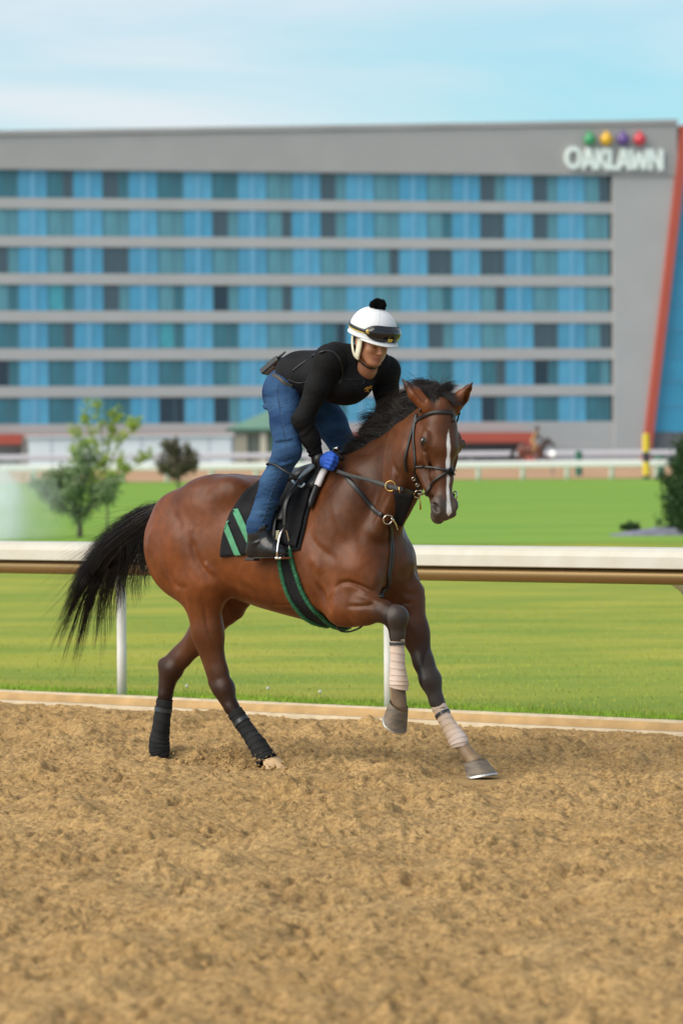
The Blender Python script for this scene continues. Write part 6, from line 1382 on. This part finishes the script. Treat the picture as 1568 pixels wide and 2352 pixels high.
# --- whip held under the thumb, its tail across the knee
whip = empty('riding_whip', HO, RZ); tag(whip, 'black riding whip lying across the rider knee', 'whip')
mb = MB(); wp = spline([Lp(612,1068,.36), Lp(618,1064,.365), Lp(634,1068,.385), Lp(654,1081,.39), Lp(676,1094,.36), Lp(690,1110,.30)], 24); mb.tube(wp, [.004, .009]+[.0095]*18+[.007, .006, .005, .004], 8, flat=.6); mb.build('shaft', M_leather, whip, smooth=True)
mb = MB(); wp = spline([Lp(795,1060,.06), Lp(782,1050,.09), Lp(768,1037,.11), Lp(770,1030,.11), Lp(777,1032,.11)], 16); mb.tube(wp, [.010]*12+[.011, .012, .012, .010], 10); mb.build('handle', M_leather, whip, smooth=True)
mb = MB(); mb.tube([Lp(768,1031,.115), Lp(776,1029,.115)], .010, 10); mb.build('cap', M_steel, whip, smooth=True)

# ------------------------------------------------------------------ horse and rider exercising on the far side
fh_o = at(1226, 1100, 270); fz = 1.32
M_fcoat = mat('chestnut_coat', (.14, .045, .022), rough=.5); M_fdark = mat('far_dark', (.03, .025, .028), rough=.7); M_fblack = mat('far_black', (.018, .017, .02), rough=.7); M_fvest = mat('tan_orange_vest', (.36, .21, .10), rough=.8)
fho = empty('horse', (fh_o[0], 270, fz), math.radians(-8)); tag(fho, 'small dark bay horse galloping along the far rail', 'horse')
FH = Field((-1.3, -.4, 0), (1.5, .4, 2.1), .022)
FH.add(ell(V(-.25, 0, 1.22), (.75, .28, .33)), .05); FH.add(ell(V(-.75, 0, 1.25), (.34, .27, .36)), .08); FH.add(ell(V(.35, 0, 1.2), (.3, .24, .36)), .08)
FH.chain([(V(.40, 0, 1.35), .20), (V(.75, 0, 1.62), .14), (V(.98, 0, 1.80), .10)], .08, .06); FH.chain([(V(.95, 0, 1.82), .11), (V(1.15, 0, 1.62), .085), (V(1.32, 0, 1.45), .06)], .05, .03)
for a in ([(.35, .12, 1.0), (.62, .12, .85), (.95, .12, .55), (1.1, .12, .35)], [(.3, -.12, 1.0), (.35, -.12, .72), (.15, -.12, .45), (.0, -.12, .3)], [(-.8, .12, 1.1), (-1.0, .12, .75), (-1.15, .12, .5), (-1.25, .12, .2)], [(-.75, -.12, 1.1), (-.6, -.12, .75), (-.75, -.12, .45), (-.7, -.12, .1)]):
    FH.chain([(V(*p), r_) for p, r_ in zip(a, (.15, .09, .055, .045))], .06, .03)
for sg in (-1, 1): FH.add(cone(V(.97, sg*.05, 1.88), .03, V(.95, sg*.07, 2.02), .01), .02)
v, f = FH.mesh(1); cf = np.where((v[:, 0] > .45)[:, None] & (v[:, 2] > .9)[:, None], np.array([.035, .022, .018]), np.array([.13, .038, .024])); meshnp('body', v, f, mat('far_coat', vcol=True, rough=.5), fho, col=cf)
g = np.random.default_rng(3); s = np.linspace(0, 1, 8); n = 160; P = V(-1.05, 0, 1.42)+g.normal(0, .03, (n, 1, 3))+V(-.45, 0, 0)*s[None, :, None]+V(0, 0, -.7)*(s**1.6)[None, :, None]+g.normal(0, .08, (n, 1, 3))*s[None, :, None]; strands('tail', P, .006*(1-.7*s[None])*np.ones((n, 1)), M_fblack, fho)
P = spline([V(.45, 0, 1.58), V(.75, 0, 1.78), V(.97, 0, 1.92)], n)[:, None]+V(-.10, 0, .10)*s[None, :, None]+g.normal(0, .04, (n, 1, 3))*s[None, :, None]; strands('mane', P, .006*(1-.7*s[None])*np.ones((n, 1)), M_fblack, fho)
frd = empty('person', (fh_o[0], 270, fz), math.radians(-8)); tag(frd, 'distant rider in dark cap and tan vest on the far horse', 'person')
def fpart(nm, prims, mt, h=.02):
    F_ = Field((-.6, -.45, .7), (.9, .45, 2.9), h)
    for ch in prims: F_.chain(ch, .04, .04)
    v, f = F_.mesh(1); return meshnp(nm, v, f, mt, frd)
fpart('body', [[(V(.22, 0, 2.5), .10), (V(.22, 0, 2.58), .11)], [(V(.2, 0, 2.42), .06), (V(.12, 0, 2.2), .11), (V(-.08, 0, 1.85), .12)], [(V(.15, -.18, 2.3), .05), (V(.35, -.22, 2.05), .04), (V(.6, -.12, 1.9), .035)], [(V(.15, .18, 2.3), .05), (V(.35, .22, 2.05), .04), (V(.6, .12, 1.9), .035)]], M_skin if False else mat('far_skin', (.30, .15, .09), rough=.6))
fpart('vest', [[(V(.14, -.1, 2.28), .13), (V(-.06, 0, 1.86), .15)], [(V(.14, .1, 2.28), .13), (V(-.06, 0, 1.86), .15)]], M_fvest)
fpart('trousers', [[(V(-.1, -.1, 1.82), .13), (V(.15, -.27, 1.50), .10), (V(-.02, -.3, 1.12), .07)], [(V(-.1, .1, 1.82), .13), (V(.15, .27, 1.50), .10), (V(-.02, .3, 1.12), .07)]], M_fvest)
fpart('helmet', [[(V(.20, 0, 2.62), .135), (V(.24, 0, 2.62), .13)]], M_fdark); fpart('shirt', [[(V(.14, -.16, 2.3), .075), (V(.34, -.22, 2.06), .06), (V(.55, -.14, 1.92), .05)], [(V(.14, .16, 2.3), .075), (V(.34, .22, 2.06), .06), (V(.55, .14, 1.92), .05)]], M_fdark)
